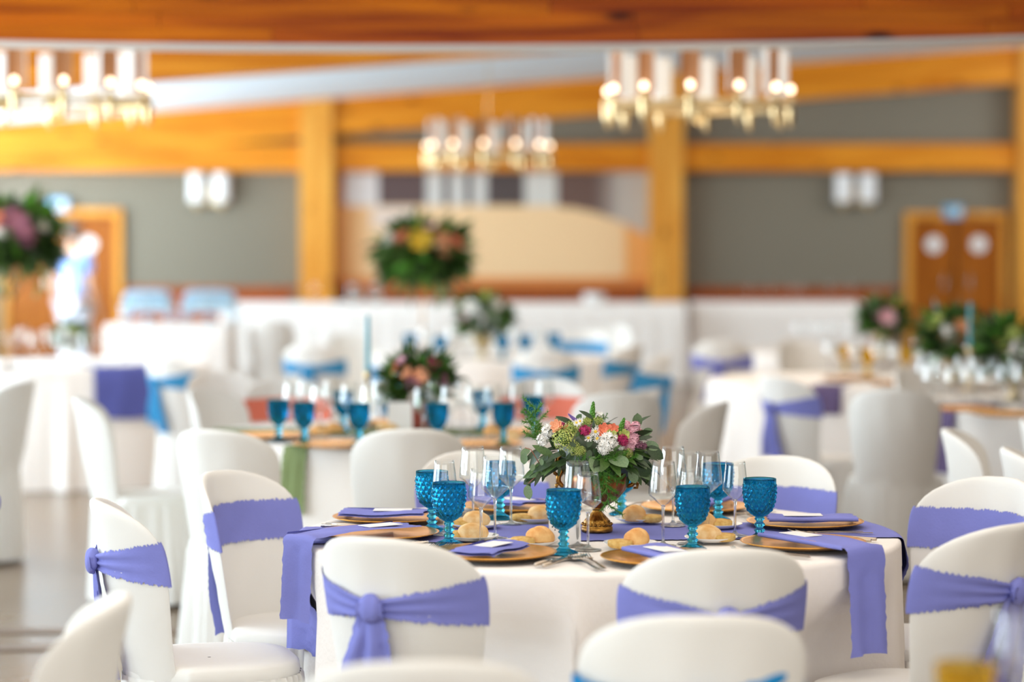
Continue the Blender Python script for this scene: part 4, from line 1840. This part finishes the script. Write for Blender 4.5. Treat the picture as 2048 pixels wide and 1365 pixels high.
# big leaves read off the photo: base -> tip
for (x0, y0, x1, y1, dy, k) in (
        (1274, 856, 1275, 827, .02, 'round'), (1284, 868, 1305, 860, .02, 'round'), (1289, 887, 1319, 898, .03, 'round'), (1292, 894, 1328, 918, .035, 'broad'),
        (1280, 918, 1304, 946, .04, 'broad'), (1272, 912, 1286, 919, .07, 'round'), (1249, 933, 1268, 946, .09, 'round'), (1260, 938, 1272, 968, .09, 'round'),
        (1266, 933, 1303, 948, .07, 'broad'), (1272, 944, 1284, 972, .06, 'lance_green'), (1252, 948, 1240, 960, .10, 'lance_green'), (1258, 952, 1252, 975, .07, 'lance'),
        (1186, 838, 1160, 820, .05, 'lance'), (1146, 849, 1114, 832, .05, 'lance'), (1180, 850, 1150, 872, .09, 'lance_green'), (1187, 861, 1187, 840, .09, 'lance'),
        (1196, 851, 1240, 854, .06, 'lance'), (1122, 834, 1110, 848, .03, 'round'), (1153, 840, 1163, 829, .03, 'round'),
        (1107, 914, 1065, 889, .06, 'lance_green'), (1085, 897, 1054, 936, .05, 'lance'), (1078, 899, 1046, 924, .02, 'lance'), (1060, 898, 1041, 912, .01, 'round'),
        (1050, 905, 1047, 930, .03, 'round'), (1118, 905, 1092, 926, .09, 'lance'), (1130, 906, 1094, 918, .1, 'lance'), (1110, 920, 1064, 944, .08, 'lance'),
        (1112, 926, 1044, 956, .07, 'lance_green'), (1085, 940, 1048, 972, .06, 'lance'), (1072, 955, 1046, 968, .05, 'broad'), (1060, 966, 1052, 990, .05, 'lance'),
        (1054, 970, 1059, 1000, .06, 'round'), (1080, 945, 1070, 972, .07, 'lance'), (1090, 944, 1084, 966, .07, 'lance'), (1096, 912, 1072, 952, .07, 'lance'),
        (1084, 918, 1083, 932, .09, 'round'), (1068, 928, 1062, 943, .08, 'round'), (1120, 932, 1117, 955, .1, 'lance'), (1132, 920, 1142, 905, .11, 'lance'),
        (1150, 905, 1140, 930, .11, 'broad'), (1180, 900, 1176, 920, .115, 'broad'), (1186, 898, 1202, 918, .115, 'broad'), (1168, 882, 1160, 866, .11, 'broad'),
        (1175, 896, 1184, 878, .115, 'broad'), (1205, 910, 1240, 890, .11, 'lance_green'), (1210, 916, 1256, 902, .1, 'lance_green'), (1138, 885, 1152, 894, .12, 'broad'),
        (1110, 898, 1100, 880, .07, 'lance'), (1118, 900, 1132, 915, .1, 'broad'), (1240, 908, 1262, 925, .08, 'broad'), (1230, 905, 1252, 915, .09, 'lance'),
        (1300, 950, 1290, 970, .04, 'lance_green'), (1290, 925, 1298, 900, .03, 'broad')):
    a, b = bp(x0, y0, dy), bp(x1, y1, dy + rf.uniform(-.01, .02))
    place_leaf(arr, UC, a, b, k, (CAMV + Vector((rf.uniform(-.4, .4), 0, rf.uniform(0, .6)))).normalized())
# the bouquet goes on all round: leaves filling the dome
for k in range(120):
    a = rf.uniform(0, 2 * pi)
    h = rf.uniform(-.35, .75)
    n_ = Vector((cos(a) * sqrt(1 - h * h), sin(a) * sqrt(1 - h * h), h))
    if n_.y < -.55 and h > .1:
        continue
    p = BC + Vector((n_.x * .105, n_.y * .10, n_.z * .085 - .015))
    t = (n_ + Vector((0, 0, -.35)) + Vector((rf.uniform(-.4, .4), rf.uniform(-.4, .4), rf.uniform(-.2, .3)))).normalized()
    place_leaf(arr, UC, p, p + t * rf.uniform(.045, .085), rf.choice(['lance', 'lance', 'lance_green', 'broad', 'round']), (n_ + Vector((0, 0, .4))).normalized())
# blooms on the far side of the dome
for (a, h, d, s) in ((.6, .55, WHT, .8), (1.2, .4, LIME, .8), (1.8, .6, PINK, .9), (2.3, .45, CORAL, .9), (.2, .4, PEACH, .8), (2.8, .6, MAG, 1.0), (1.5, .8, WHT, .9)):
    n_ = Vector((cos(a) * sqrt(1 - h * h), sin(a) * sqrt(1 - h * h), h))
    p = BC + Vector((n_.x * .125, n_.y * .12, n_.z * .1))
    put(d.name.split('.')[0], d, arr, p - UC, rot=basis(n_.orthogonal(), n_).to_euler(), scale=s)
# asparagus fern
FERN = [fern_data('fern_frond', rf, 1, 800, .16) for _ in range(2)]
for (x0, y0, x1, y1, dy) in ((1080, 900, 1066, 818, .02), (1078, 890, 1054, 832, .02), (1082, 880, 1072, 845, .03), (1175, 915, 1235, 935, .125), (1190, 915, 1262, 918, .11),
                             (1195, 920, 1215, 985, .13), (1200, 925, 1222, 1012, .135), (1185, 925, 1196, 968, .125), (1170, 905, 1185, 945, .12), (1212, 935, 1240, 965, .125),
                             (1165, 895, 1150, 925, .115), (1190, 846, 1212, 832, .02), (1270, 915, 1290, 935, .06)):
    a, b = bp(x0, y0, dy), bp(x1, y1, dy)
    put('fern_frond', rf.choice(FERN), arr, a - UC, rot=basis(b - a, CAMV).to_euler(), scale=(b - a).length)
# red eucalyptus twigs
for pts in (((1277, 895), (1279, 870), (1274, 856)), ((1279, 872), (1284, 868)), ((1278, 866), (1268, 855), (1256, 862)), ((1232, 912), (1246, 928), (1250, 936)), ((1080, 930), (1062, 900), (1050, 896)),
            ((1110, 928), (1078, 948), (1056, 968))):
    MB().tube([bp(x, y, .04 if x > 1200 else .06) - UC for x, y in pts], .0012, 6).build('twig', M['stemwood'], arr)


# ---------------------------------------------------------------- arrangements further back (each its own mix)
def foliage_mass(rng, rx, ry, rz, n, size, droop=.3, mts=('leaf', 'leaf', 'fern', 'leaf_dark')):
    m = MB()
    for k in range(n):
        a, h = rng.uniform(0, 2 * pi), rng.uniform(-.6, .95)
        s = sqrt(1 - h * h)
        nn = Vector((cos(a) * s, sin(a) * s, h))
        q = rng.uniform(.55, 1.0)
        p = Vector((nn.x * rx * q, nn.y * ry * q, nn.z * rz * q))
        d = (nn + Vector((rng.uniform(-.5, .5), rng.uniform(-.5, .5), rng.uniform(-.3, .4) - droop))).normalized()
        l = size * rng.uniform(.7, 1.3)
        w = d.cross(nn + Vector((.1, .2, .3))).normalized() * l * .2
        m.cur = rng.randrange(len(mts))
        m.add([p, p + d * l * .4 + w, p + d * l, p + d * l * .4 - w], [(0, 1, 2, 3)])
    return m, [M[t] for t in mts]


def far_flowers(name, label, base, vase, rz0, rx, rz, blooms, seed, leaf=.09, n=260, tall=0.0, droop=.3, group=None):
    """base: world point the vase stands on; rz0: height of the foliage centre above it"""
    rng = random.Random(seed)
    t = thing(name, label, 'flowers', base, 0, group)
    v = MB()
    if tall:
        v.lathe([(.0005, 0), (.11, 0), (.11, .008), (.02, .018), (.006, .04), (.005, tall - .06), (.012, tall - .02), (.07, tall), (.075, tall + .03), (.0005, tall + .02)], 20)
    elif vase == 'terracotta':
        v.lathe([(.0005, 0), (.045, 0), (.05, .03), (.062, .10), (.066, .12), (.058, .12), (.0005, .10)], 24)
    else:
        v.lathe([(.0005, 0), (.045, 0), (.046, .006), (.02, .03), (.018, .05), (.05, .08), (.07, .12), (.068, .16), (.076, .18), (.0005, .16)], 24)
    v.build('stand' if tall else 'vase', M[vase], t)
    fm, mts = foliage_mass(rng, rx, rx * .9, rz, n, leaf, droop)
    if tall:                            # trailing strands under the dome
        for k in range(26):
            a = rng.uniform(0, 2 * pi)
            q = rng.uniform(.55, .98)
            p = Vector((rx * q * cos(a), rx * q * sin(a), -rz * .35))
            for i in range(int(rng.uniform(4, 9))):
                d = Vector((rng.uniform(-.6, .6), rng.uniform(-.6, .6), -.8)).normalized()
                w = d.cross(Vector((rng.uniform(-1, 1), rng.uniform(-1, 1), .1))).normalized() * .013
                l = rng.uniform(.05, .085)
                fm.cur = rng.randrange(len(mts))
                fm.add([p, p + d * l * .4 + w, p + d * l, p + d * l * .4 - w], [(0, 1, 2, 3)])
                p = p + Vector((rng.uniform(-.01, .01), rng.uniform(-.01, .01), -.036))
    f = fm.build('foliage', mts, t, False, (0, 0, rz0))
    f['kind'] = 'stuff'
    for k, (mt, u, w, s) in enumerate(blooms):
        c = disc_flower('bloom', mt, 8, s, 3, .5, None, .3, rng) if k % 2 == 0 else cluster('bloom', mt, s * .8, 50, s * .34, rng)
        nn = Vector((u, -sqrt(max(.05, 1 - min(.95, u * u + w * w))), w))
        put('bloom', c, t, (u * rx * 1.05, nn.y * rx * 1.02, rz0 + w * rz * 1.08), rot=basis(nn.orthogonal(), nn).to_euler())
    # the back of the arrangement has blooms too
    for k in range(4):
        mt, u, w, s = blooms[k % len(blooms)]
        c = cluster('bloom', mt, s * .8, 40, s * .34, rng)
        put('bloom', c, t, (-u * rx * .9, .75 * rx, rz0 + w * rz * .9))
    return t

# ================================================================ tables further back
def tpos(px, z):
    return at_y(px, 600, z).x


BX, BY = tpos(800, 9.86), 9.86
table(BX, BY, .80, 'white cloth of the round table behind the front one, with olive napkins', 12, 12, .022, ((0, 17), (180, 17), (-117, 7)))
CX_, CY_ = tpos(985, 16.6), 16.6
table(CX_, CY_, .85, 'white cloth of the far middle table with blue goblets and low bouquet', 13)
LX, LY = tpos(165, 15.7), 15.7
table(LX, LY, .82, 'white pleated cloth of the bright left table with lavender drape', 14, 20, .035, ((-62, 15), (-38, 8)))
RX, RY = 2.78, 11.75
table(RX, RY, .80, 'beige-looking cloth of the right table crowded with wine glasses, plum runner', 15, 12, .02, ((-158, 11), (-95, 26)))
R2X, R2Y = tpos(1705, 13.75), 13.75
table(R2X, R2Y, .82, 'cloth of the right table with amber goblets and plum drape', 16, 12, .02, ((-108, 9),))
R3X, R3Y = tpos(1690, 17.6), 17.6
table(R3X, R3Y, .85, 'white cloth of the farthest right table before the dado wall', 17)


def strip_on(cx, cy, R, ang, half, drop, mt, label, cat, seed, name, both=False, x_from=None):
    o = push_in(edge_cloth(R, half, drop, seed, .006, 240 if both else 90, 8, x_from if x_from is not None else R - .3, None, both), cx, cy, radians(ang), .018).build(name, M[mt], None, True, (cx, cy, 0), radians(ang))
    return tag(o, label, cat)


strip_on(BX, BY, .80, -117, .055, .24, 'olive', 'olive green napkin hanging over the edge of the table behind', 'napkin', 31, 'napkin')
strip_on(BX, BY, .80, 0, .20, .24, 'olive', 'olive green runner along the table behind the front one', 'table runner', 32, 'table_runner', True, 0)
strip_on(LX, LY, .82, -62, .19, .30, 'lav_dark', 'deep lavender drape over the front of the bright left table', 'table runner', 33, 'table_runner')
strip_on(LX, LY, .82, -34, .09, .36, 'lav_dark', 'long lavender end hanging right of the lavender drape on the left table', 'table runner', 34, 'table_runner')
strip_on(R2X, R2Y, .82, -108, .09, .13, 'plum', 'plum drape hanging before the amber-goblet table at the right', 'table runner', 35, 'table_runner')
strip_on(RX, RY, .80, -158, .12, .30, 'plum', 'dark plum napkin hanging at the left end of the crowded right table', 'napkin', 36, 'napkin')
strip_on(RX, RY, .80, -95, .32, .02, 'plum', 'dark plum runner along the front edge of the crowded right table', 'table runner', 37, 'table_runner', False, .25)


def row_of(items, kind, where, y_of, cat, name, noun, group):
    items = sorted(items)
    n = len(items)
    for i, (px, py) in enumerate(items):
        p = at_z(px, py, TZ + .002)
        if n == 1:
            lab = '%s %s' % (noun, where)
        elif i == n - 1:
            lab = 'rightmost %s %s' % (noun, where)
        else:
            lab = '%s %s from the left %s' % (ORD[i], noun, where)
        o = put(name, FAR[kind], None, (p.x, p.y, TZ + .0045))
        tag(o, lab, cat, group)


row_of([(557, 884), (608, 890), (718, 893), (875, 893), (1007, 892), (1066, 874), (686, 862), (965, 860)], 'goblet', 'on the olive-napkin table', None, 'goblet', 'goblet', 'blue goblet', 'blue goblets on the table behind')
row_of([(585, 872), (640, 880), (664, 866), (700, 876), (740, 880), (762, 868), (846, 886), (900, 880), (925, 866), (948, 878), (985, 878), (1036, 872), (868, 866), (612, 864), (1090, 866)], 'large', 'on the olive-napkin table',
       None, 'wine glass', 'wine_glass', 'clear wine glass', 'wine glasses on the table behind')
row_of([(820, 716), (880, 722), (962, 716), (1050, 720), (1108, 715), (1005, 722)], 'goblet', 'on the far middle table', None, 'goblet', 'goblet', 'small blue goblet', 'blue goblets on the far middle table')
row_of([(905, 720), (935, 716), (990, 720), (1030, 714), (1075, 720), (850, 718)], 'large', 'on the far middle table', None, 'wine glass', 'wine_glass', 'pale wine glass', 'wine glasses on the far middle table')
row_of([(22, 728), (48, 720), (70, 732), (98, 722), (118, 734), (140, 726), (172, 734), (200, 728), (225, 734), (250, 722)], 'large', 'on the bright left table', None, 'wine glass', 'wine_glass', 'bleached wine glass', 'wine glasses on the bright left table')
row_of([(1735, 752), (1812, 748), (1921, 755), (1690, 744)], 'amber', 'on the second right table', None, 'goblet', 'goblet', 'amber goblet', 'amber goblets at the right')
row_of([(1755, 758), (1772, 750), (1790, 760), (1835, 752), (1850, 764), (1900, 762), (1880, 748), (1660, 754), (1708, 760), (1940, 756)], 'large', 'on the amber-goblet table', None, 'wine glass', 'wine_glass', 'clear wine glass',
       'wine glasses on the amber-goblet table')
row_of([(1848, 800), (1862, 820), (1884, 806), (1906, 822), (1924, 800), (1938, 818), (1956, 806), (1972, 824), (1990, 802), (2010, 818), (2030, 806), (2044, 822), (1870, 792), (1950, 792)], 'large', 'on the crowded right table',
       None, 'wine glass', 'wine_glass', 'clear wine glass', 'wine glasses on the crowded right table')
row_of([(1598, 704), (1626, 700), (1648, 706), (1672, 698), (1700, 704), (1726, 700), (1745, 706)], 'large', 'on the farthest right table', None, 'wine glass', 'wine_glass', 'faint wine glass', 'wine glasses on the farthest right table')
# chargers, rolls and cards on the nearer back tables
for i, (px, py, lab) in enumerate(((538, 876, 'gold charger at the left end of the olive-napkin table'), (668, 893, 'gold charger behind the two left blurred goblets'), (965, 893, 'gold charger at the right front of the olive-napkin table'),
                                   (1062, 868, 'gold charger before the blurred double goblet'), (760, 850, 'gold charger behind the blurred flower pot'),
                                   (1700, 760, 'gold charger under the leftmost amber goblet'), (1800, 770, 'gold charger before the pale bread on the amber-goblet table'),
                                   (1928, 822, 'gold charger at the left front of the crowded right table'), (2012, 832, 'gold charger at the middle front of the crowded right table'))):
    p = at_z(px, py, TZ + .004)
    tag(put('charger_plate', CHD, None, (p.x, p.y, TZ + .004)), lab, 'plate', 'gold chargers on the tables behind')
for i, (px, py, lab) in enumerate(((640, 872, 'blurred bread roll between the left blurred goblets'), (775, 866, 'blurred bread roll left of the white card behind'), (985, 872, 'blurred bread roll left of the right blurred goblet'),
                                   (1020, 882, 'orange bread roll right of the right blurred goblet'), (668, 868, 'blurred bread roll right of the second blurred goblet'))):
    p = at_z(px, py, TZ + .004)
    tag(put('bread_roll', BUNS[i % 4], None, (p.x, p.y, TZ + .004), scale=1.1), lab, 'bread', 'bread rolls on the table behind')
p = at_z(800, 868, TZ)
tag(MB().bbox((-.05, -.006, 0), (.05, .006, .125), .001).build('table_card', M['paper'], None, False, (p.x, p.y, TZ + .004)), 'blurred upright white card beside the terracotta flower pot', 'card')


def candle(px, py, lab):
    p = at_z(px, py, TZ)
    t = thing('candlestick', lab, 'candle', (p.x, p.y, TZ + .004))
    MB().lathe([(.0005, 0), (.045, 0), (.046, .006), (.014, .018), (.008, .03), (.007, .18), (.016, .2), (.02, .225), (.0005, .225)], 20).build('holder', M['brass'], t)
    MB().lathe([(.011, .22), (.010, .36), (.008, .455), (.002, .465), (.0005, .465)], 14).build('taper_candle', M['candle'], t)
    MB().tube([(0, 0, .462), (0.001, 0, .474)], .001, 5).build('wick', M['ink'], t)


candle(736, 850, 'turquoise taper candle in a thin gold holder on the olive-napkin table')
candle(1939, 781, 'turquoise taper candle between the right bouquets')

G7 = 'bouquets on the tables behind'
p = at_z(836, 862, TZ)
far_flowers('flower_arrangement', 'bouquet in a terracotta pot on the olive-napkin table, dusky pink blooms', (p.x, p.y, TZ + .004), 'terracotta', .20, .115, .10,
            [('petal_pink', -.5, .75, .03), ('petal_peach', -.35, .35, .034), ('petal_peach', .1, .25, .036), ('petal_magenta', .6, .65, .036), ('petal_plum', .8, .1, .03), ('lime', -.9, .2, .03), ('petal_plum', -.1, .0, .035), ('petal_coral', -.75, .55, .028)], 41, .085, 300, 0, .05)
p = at_z(966, 718, TZ)
far_flowers('flower_arrangement', 'low bouquet with a white bloom on the far middle table', (p.x, p.y, TZ + .003), 'brass', .28, .15, .14,
            [('petal_white', -.45, .35, .065), ('petal_white', .55, .55, .05), ('lime', .1, .8, .05), ('petal_pink', -.8, .0, .04), ('leaf_grey', .35, .1, .05)], 42, .11, 300, 0, .15)
p = at_z(1766, 715, TZ)
far_flowers('flower_arrangement', 'bouquet with a pink rose on the farthest right table', (p.x, p.y, TZ + .003), 'brass', .26, .135, .12,
            [('petal_pink', .05, .1, .06), ('petal_yellow', .45, .75, .04), ('lime', .85, .25, .045), ('leaf_grey', -.5, .6, .045)], 43, .10, 300, 0, .15)
p = at_z(1908, 768, TZ)
far_flowers('flower_arrangement', 'wide bouquet behind the right turquoise candle', (p.x, p.y, TZ + .003), 'brass', .25, .18, .13,
            [('lime', -.6, .6, .05), ('petal_yellow', .5, .75, .05), ('petal_peach', .1, .45, .05), ('petal_white', -.35, .35, .04), ('lime', .75, .6, .04)], 44, .11, 340, 0, .2)
p = at_z(2030, 800, TZ)
far_flowers('flower_arrangement', 'dark green bouquet cut by the right edge with a red bloom', (p.x, p.y, TZ + .003), 'brass', .24, .16, .14,
            [('petal_coral', .4, .35, .035), ('lime', -.2, .6, .05), ('petal_yellow', .1, .8, .04), ('lime', -.5, .2, .035)], 45, .11, 340, 0, .2)
p = at_z(846, 712, TZ)
far_flowers('tall_arrangement', 'tall stand bouquet with yellow and coral blooms in the middle of the hall', (p.x, p.y, TZ + .003), 'antique', .70, .27, .19,
            [('petal_yellow', .0, .42, .085), ('petal_coral', -.48, .62, .06), ('petal_peach', .42, .55, .07), ('petal_pink', .25, .8, .055), ('petal_coral', .75, .35, .06), ('petal_peach', .55, .15, .06), ('lime', -.1, .95, .05), ('petal_white', -.8, .5, .05)],
            46, .17, 620, .58, .45)
p = at_z(14, 742, TZ)
far_flowers('tall_arrangement', 'tall stand bouquet with mauve blooms cut by the left edge', (p.x, p.y, TZ + .003), 'antique', .80, .29, .20,
            [('petal_plum', .35, .35, .09), ('petal_plum', .55, .1, .08), ('petal_coral', -.02, .45, .06), ('petal_plum', .25, .7, .07), ('petal_white', .8, .3, .045), ('petal_white', .1, .15, .05), ('lime', -.2, .9, .06)], 47, .17, 620, .66, .5)
p = at_z(142, 728, TZ)
far_flowers('flower_arrangement', 'small pale green bouquet on the bright left table', (p.x, p.y, TZ + .003), 'china', .17, .085, .085,
            [('petal_white', -.3, .3, .04), ('lime', .3, .5, .04), ('leaf_grey', -.6, .0, .04), ('petal_white', .5, .0, .03)], 48, .07, 160, 0, .1)


# ================================================================ buffet tables along the back
def long_table(x0, x1, y0, y1, z, label, seed, mt='cloth'):
    """boxed cloth with soft pleats on the long table"""
    m = MB()
    rng = random.Random(seed)
    per = []
    n = int((x1 - x0) / .05)
    for k in range(n):
        per.append((x0 + (x1 - x0) * k / n, y0, 0, -1))
    k2 = int((y1 - y0) / .05)
    for k in range(k2):
        per.append((x1, y0 + (y1 - y0) * k / k2, 1, 0))
    for k in range(n):
        per.append((x1 - (x1 - x0) * k / n, y1, 0, 1))
    for k in range(k2):
        per.append((x0, y1 - (y1 - y0) * k / k2, -1, 0))
    N_ = len(per)
    zz = [z, z - .012, z * .8, z * .55, z * .3, .01]
    ph = rng.uniform(0, 6)

    def fn(u, v):
        x, y, nx_, ny_ = per[int(round(u * N_)) % N_]
        k = int(round(v * 5))
        t = 0 if k < 2 else (z - zz[k]) / z
        w = .022 * t * sin(int(round(u * N_)) * 1.35 + ph) + .02 * t + (0 if k else -.012)
        return (x + nx_ * w, y + ny_ * w, zz[k])
    m.grid(fn, N_, 5, True)
    m.add([(x0 + .012, y0 + .012, z), (x1 - .012, y0 + .012, z), (x1 - .012, y1 - .012, z), (x0 + .012, y1 - .012, z)], [(0, 1, 2, 3)])
    return tag(m.build('buffet_cloth', M[mt], None, True), label, 'tablecloth')


bz_ = at_y(800, 608, 26.4).z
long_table(tpos(440, 26.4), tpos(1374, 26.4), 26.4, 27.3, bz_, 'long white cloth of the buffet under the printed wall picture', 51)
bz2 = at_y(1560, 606, 26.8).z
long_table(tpos(1392, 26.8), tpos(1738, 26.8), 26.8, 27.7, bz2, 'white cloth of the far right buffet before the dado', 52)
bz3 = at_y(300, 650, 20.6).z
long_table(tpos(208, 20.6), tpos(456, 20.6), 20.6, 21.4, bz3, 'white cloth of the nearer left buffet carrying steel chafing dishes', 53)


def chafer(px, y, z, w, label, open_=False):
    x = tpos(px, y)
    t = thing('chafing_dish', label, 'chafing dish', (x, y, z + .003), 0)
    h = w / 2
    MB().bbox((-h, -.17, .10), (h, .17, .155), .012).build('water_pan', M['chafer'], t, smooth=False)
    m = MB()
    m.grid(lambda u, v: ((h - .012) * (2 * u - 1), .15 * cos(pi * v), .157 + .13 * sin(pi * v) * (1 - .25 * abs(2 * u - 1) ** 6)), 16, 14)
    for s in (-1, 1):
        pts = [(s * (h - .012), .15 * cos(pi * k / 14), .157 + .13 * .75 * sin(pi * k / 14)) for k in range(15)]
        m.add(pts, [tuple(range(15))])
    m.build('lid', M['chafer'], t)
    MB().tube([(-.05, -.155, .2), (-.05, -.19, .2), (.05, -.19, .2), (.05, -.155, .2)], .008, 6).build('handle', M['steel'], t)
    for sx in (-1, 1):
        for sy in (-1, 1):
            MB().tube([(sx * (h - .02), sy * .15, .12), (sx * (h - .01), sy * .16, 0)], .011, 8).build('leg', M['chafer'], t)
    MB().lathe([(.0005, .002), (.04, .002), (.04, .05), (.0005, .05)], 14).build('burner', M['chafer'], t)


chafer(296, 20.95, bz3, .42, 'left steel chafing dish with bluish lid on the left buffet')
chafer(420, 20.95, bz3, .46, 'right steel chafing dish with domed lid on the left buffet')
for (px, w, lab) in ((708, .075, 'left glass jar at the left end of the back buffet'), (752, .07, 'right glass jar at the left end of the back buffet')):
    x = tpos(px, 26.8)
    t = thing('glass_jar', lab, 'jar', (x, 26.8, bz_), 0)
    MB().lathe([(.0005, 0), (w, 0), (w * 1.12, .03), (w * 1.12, .13), (w * .8, .155), (w * .8, .165), (w * .76, .165), (w * .76, .15), (w * 1.06, .125), (w * 1.06, .03), (.0005, .01)], 24).build('jar_body', M['stemglass'], t)
    MB().lathe([(.0005, .165), (w * .9, .165), (w * .9, .18), (.02, .185), (.022, .2), (.0005, .205)], 20).build('lid', M['chafer'], t)
x = tpos(1188, 26.8)
t = thing('plate_stack', 'grey stack of plates at the right end of the back buffet', 'plates', (x, 26.8, bz_), 0)
prof = MB()
prof.lathe([(.0005, 0), (.08, 0), (.125, .014), (.125, .018), (.08, .005), (.0005, .005)], 28)
pd = prof.data('plate', M['china'])
for k in range(9):
    put('plate', pd, t, (rnd(-.003, .003), rnd(-.003, .003), .011 * k))
row = [(1500, 'first'), (1540, 'second'), (1583, 'third'), (1604, 'fourth'), (1660, 'fifth'), (1700, 'sixth')]
for px, o_ in row:
    tag(put('wine_glass', FAR['large'], None, (tpos(px, 27.1), 27.1, bz2 + .001)), '%s faint wine glass from the left on the far right buffet' % o_, 'wine glass', 'wine glasses on the far right buffet')
tag(put('wine_glass', FAR['large'], None, (tpos(630, 26.9), 26.9, bz_ + .001)), 'single faint wine glass on the back buffet before the left pillar', 'wine glass')

# ---------------------------------------------------------------- near table, lower right corner: only its glasses reach into the frame
NX, NY = 1.35, 3.2
table(NX, NY, .80, 'cloth of the nearest table, below the lower right corner', 18)
p = Vector((at_y(2032, 1300, 3.62).x, 3.62, TZ + .002))
tag(put('wine_glass', FAR['large'], None, (p.x, p.y, TZ + .003)), 'very blurred wine glass in the lower right corner', 'wine glass')
p = Vector((at_y(1930, 1300, 3.46).x, 3.46, TZ + .002))
tag(put('goblet', FAR['amber'], None, (p.x, p.y, TZ + .003)), 'very blurred amber goblet in the lower right corner', 'goblet')

# ================================================================ the person by the left doors
PYD = 25.6
pz = at_y(150, 600, PYD)
per = thing('person', 'person in white and blue printed top standing with back turned by the left doors', 'person', (pz.x, PYD, 0), radians(-14))


def skin_mesh(name, verts, edges, radii, mt, parent, sub=2):
    me = bpy.data.meshes.new(name)
    me.from_pydata(verts, edges, [])
    o = bpy.data.objects.new(name, me)
    COL.objects.link(o)
    md = o.modifiers.new('skin', 'SKIN')
    md.use_smooth_shade = True
    for i, r in enumerate(radii):
        sv = me.skin_vertices[0].data[i]
        sv.radius = r if isinstance(r, tuple) else (r, r)
        sv.use_root = i == 0
    sm = o.modifiers.new('sub', 'SUBSURF')
    sm.levels = sm.render_levels = sub
    dg = bpy.context.evaluated_depsgraph_get()
    dg.update()
    new = bpy.data.meshes.new_from_object(o.evaluated_get(dg))
    new.name = name
    bpy.data.objects.remove(o)
    new.materials.clear()
    new.materials.append(M[mt])
    new.polygons.foreach_set('use_smooth', [True] * len(new.polygons))
    return put(name, new, parent)


bv = [(0, 0, .95), (0, .01, 1.12), (0, .0, 1.30), (0, .015, 1.42), (0, .01, 1.50), (0, -.01, 1.60), (0, -.012, 1.70),
      (-.17, .01, 1.40), (-.22, .02, 1.12), (-.20, -.10, .90), (-.19, -.15, .83),
      (.17, .01, 1.40), (.23, .02, 1.14), (.27, -.02, .90), (.28, -.04, .82),
      (-.09, 0, .88), (-.10, -.01, .50), (-.10, .02, .09), (-.10, -.12, .035),
      (.09, 0, .88), (.10, .0, .50), (.10, .03, .09), (.11, -.11, .035)]
be = [(0, 1), (1, 2), (2, 3), (3, 4), (4, 5), (5, 6), (3, 7), (7, 8), (8, 9), (9, 10), (3, 11), (11, 12), (12, 13), (13, 14), (0, 15), (15, 16), (16, 17), (17, 18), (0, 19), (19, 20), (20, 21), (21, 22)]
br = [(.145, .10), (.125, .09), (.15, .10), (.10, .075), (.05, .05), (.072, .085), (.07, .08),
      .055, .042, .034, .03, .055, .042, .034, .03, .085, .058, .042, .03, .085, .058, .042, .03]
skin_mesh('body', bv, be, br, 'skin', per)
tv = [(0, 0, .90), (0, .01, 1.12), (0, .0, 1.30), (0, .015, 1.42), (-.17, .01, 1.40), (-.21, .02, 1.20), (.17, .01, 1.40), (.22, .02, 1.20)]
skin_mesh('top', tv, [(0, 1), (1, 2), (2, 3), (3, 4), (4, 5), (3, 6), (6, 7)], [(.20, .15), (.165, .12), (.17, .118), (.115, .09), .072, .066, .072, .066], 'shirt', per)
gv = [(0, 0, .95), (-.09, 0, .86), (-.10, -.01, .50), (-.10, .02, .12), (.09, 0, .86), (.10, 0, .50), (.10, .03, .12)]
skin_mesh('trousers', gv, [(0, 1), (1, 2), (2, 3), (0, 4), (4, 5), (5, 6)], [(.165, .12), .11, .085, .075, .11, .085, .075], 'trousers', per)
hv = MB()
hv.ball((0, .012, 1.675), .1, 20, 14, (.88, 1.0, 1.08))
hv.v = [(x, y, z) if not (y < -.03 and z < 1.72) else (x * .9, -.03, z) for (x, y, z) in hv.v]
hv.build('hair', M['hair'], per)
fc = MB()
for s in (-1, 1):
    fc.ball((s * .034, -.088, 1.635), .012, 8, 6)
fc.build('eyes', M['china'], per)
MB().ball((0, -.1, 1.61), .014, 10, 8, (.8, 1.2, 1.3)).build('nose', M['skin'], per)
MB().ball((0, -.088, 1.575), .02, 10, 6, (1, .4, .3)).build('mouth', M['petal_plum'], per)
for s in (-1, 1):
    MB().ball((s * .082, 0, 1.63), .024, 8, 6, (.4, .8, 1.2)).build('ear', M['skin'], per)
    hand = MB()
    wx, wy, wz = (-.19, -.15, .83) if s < 0 else (.28, -.04, .82)
    hand.ball((wx, wy - .01, wz - .035), .036, 10, 8, (.5, 1, 1.2))
    for k in range(4):
        o_ = -.028 + .018 * k
        hand.tube([(wx, wy + o_ - .01, wz - .06), (wx - s * .006, wy + o_ - .012, wz - .10 + .006 * abs(k - 1.5)), (wx - s * .018, wy + o_ - .016, wz - .125 + .008 * abs(k - 1.5))], [.0095, .0085, .006], 8)
    hand.tube([(wx, wy - .035, wz - .03), (wx - s * .012, wy - .062, wz - .055), (wx - s * .014, wy - .066, wz - .08)], [.011, .0095, .007], 8)
    hand.build('hand', M['skin'], per)
per.rotation_euler.z = radians(150)
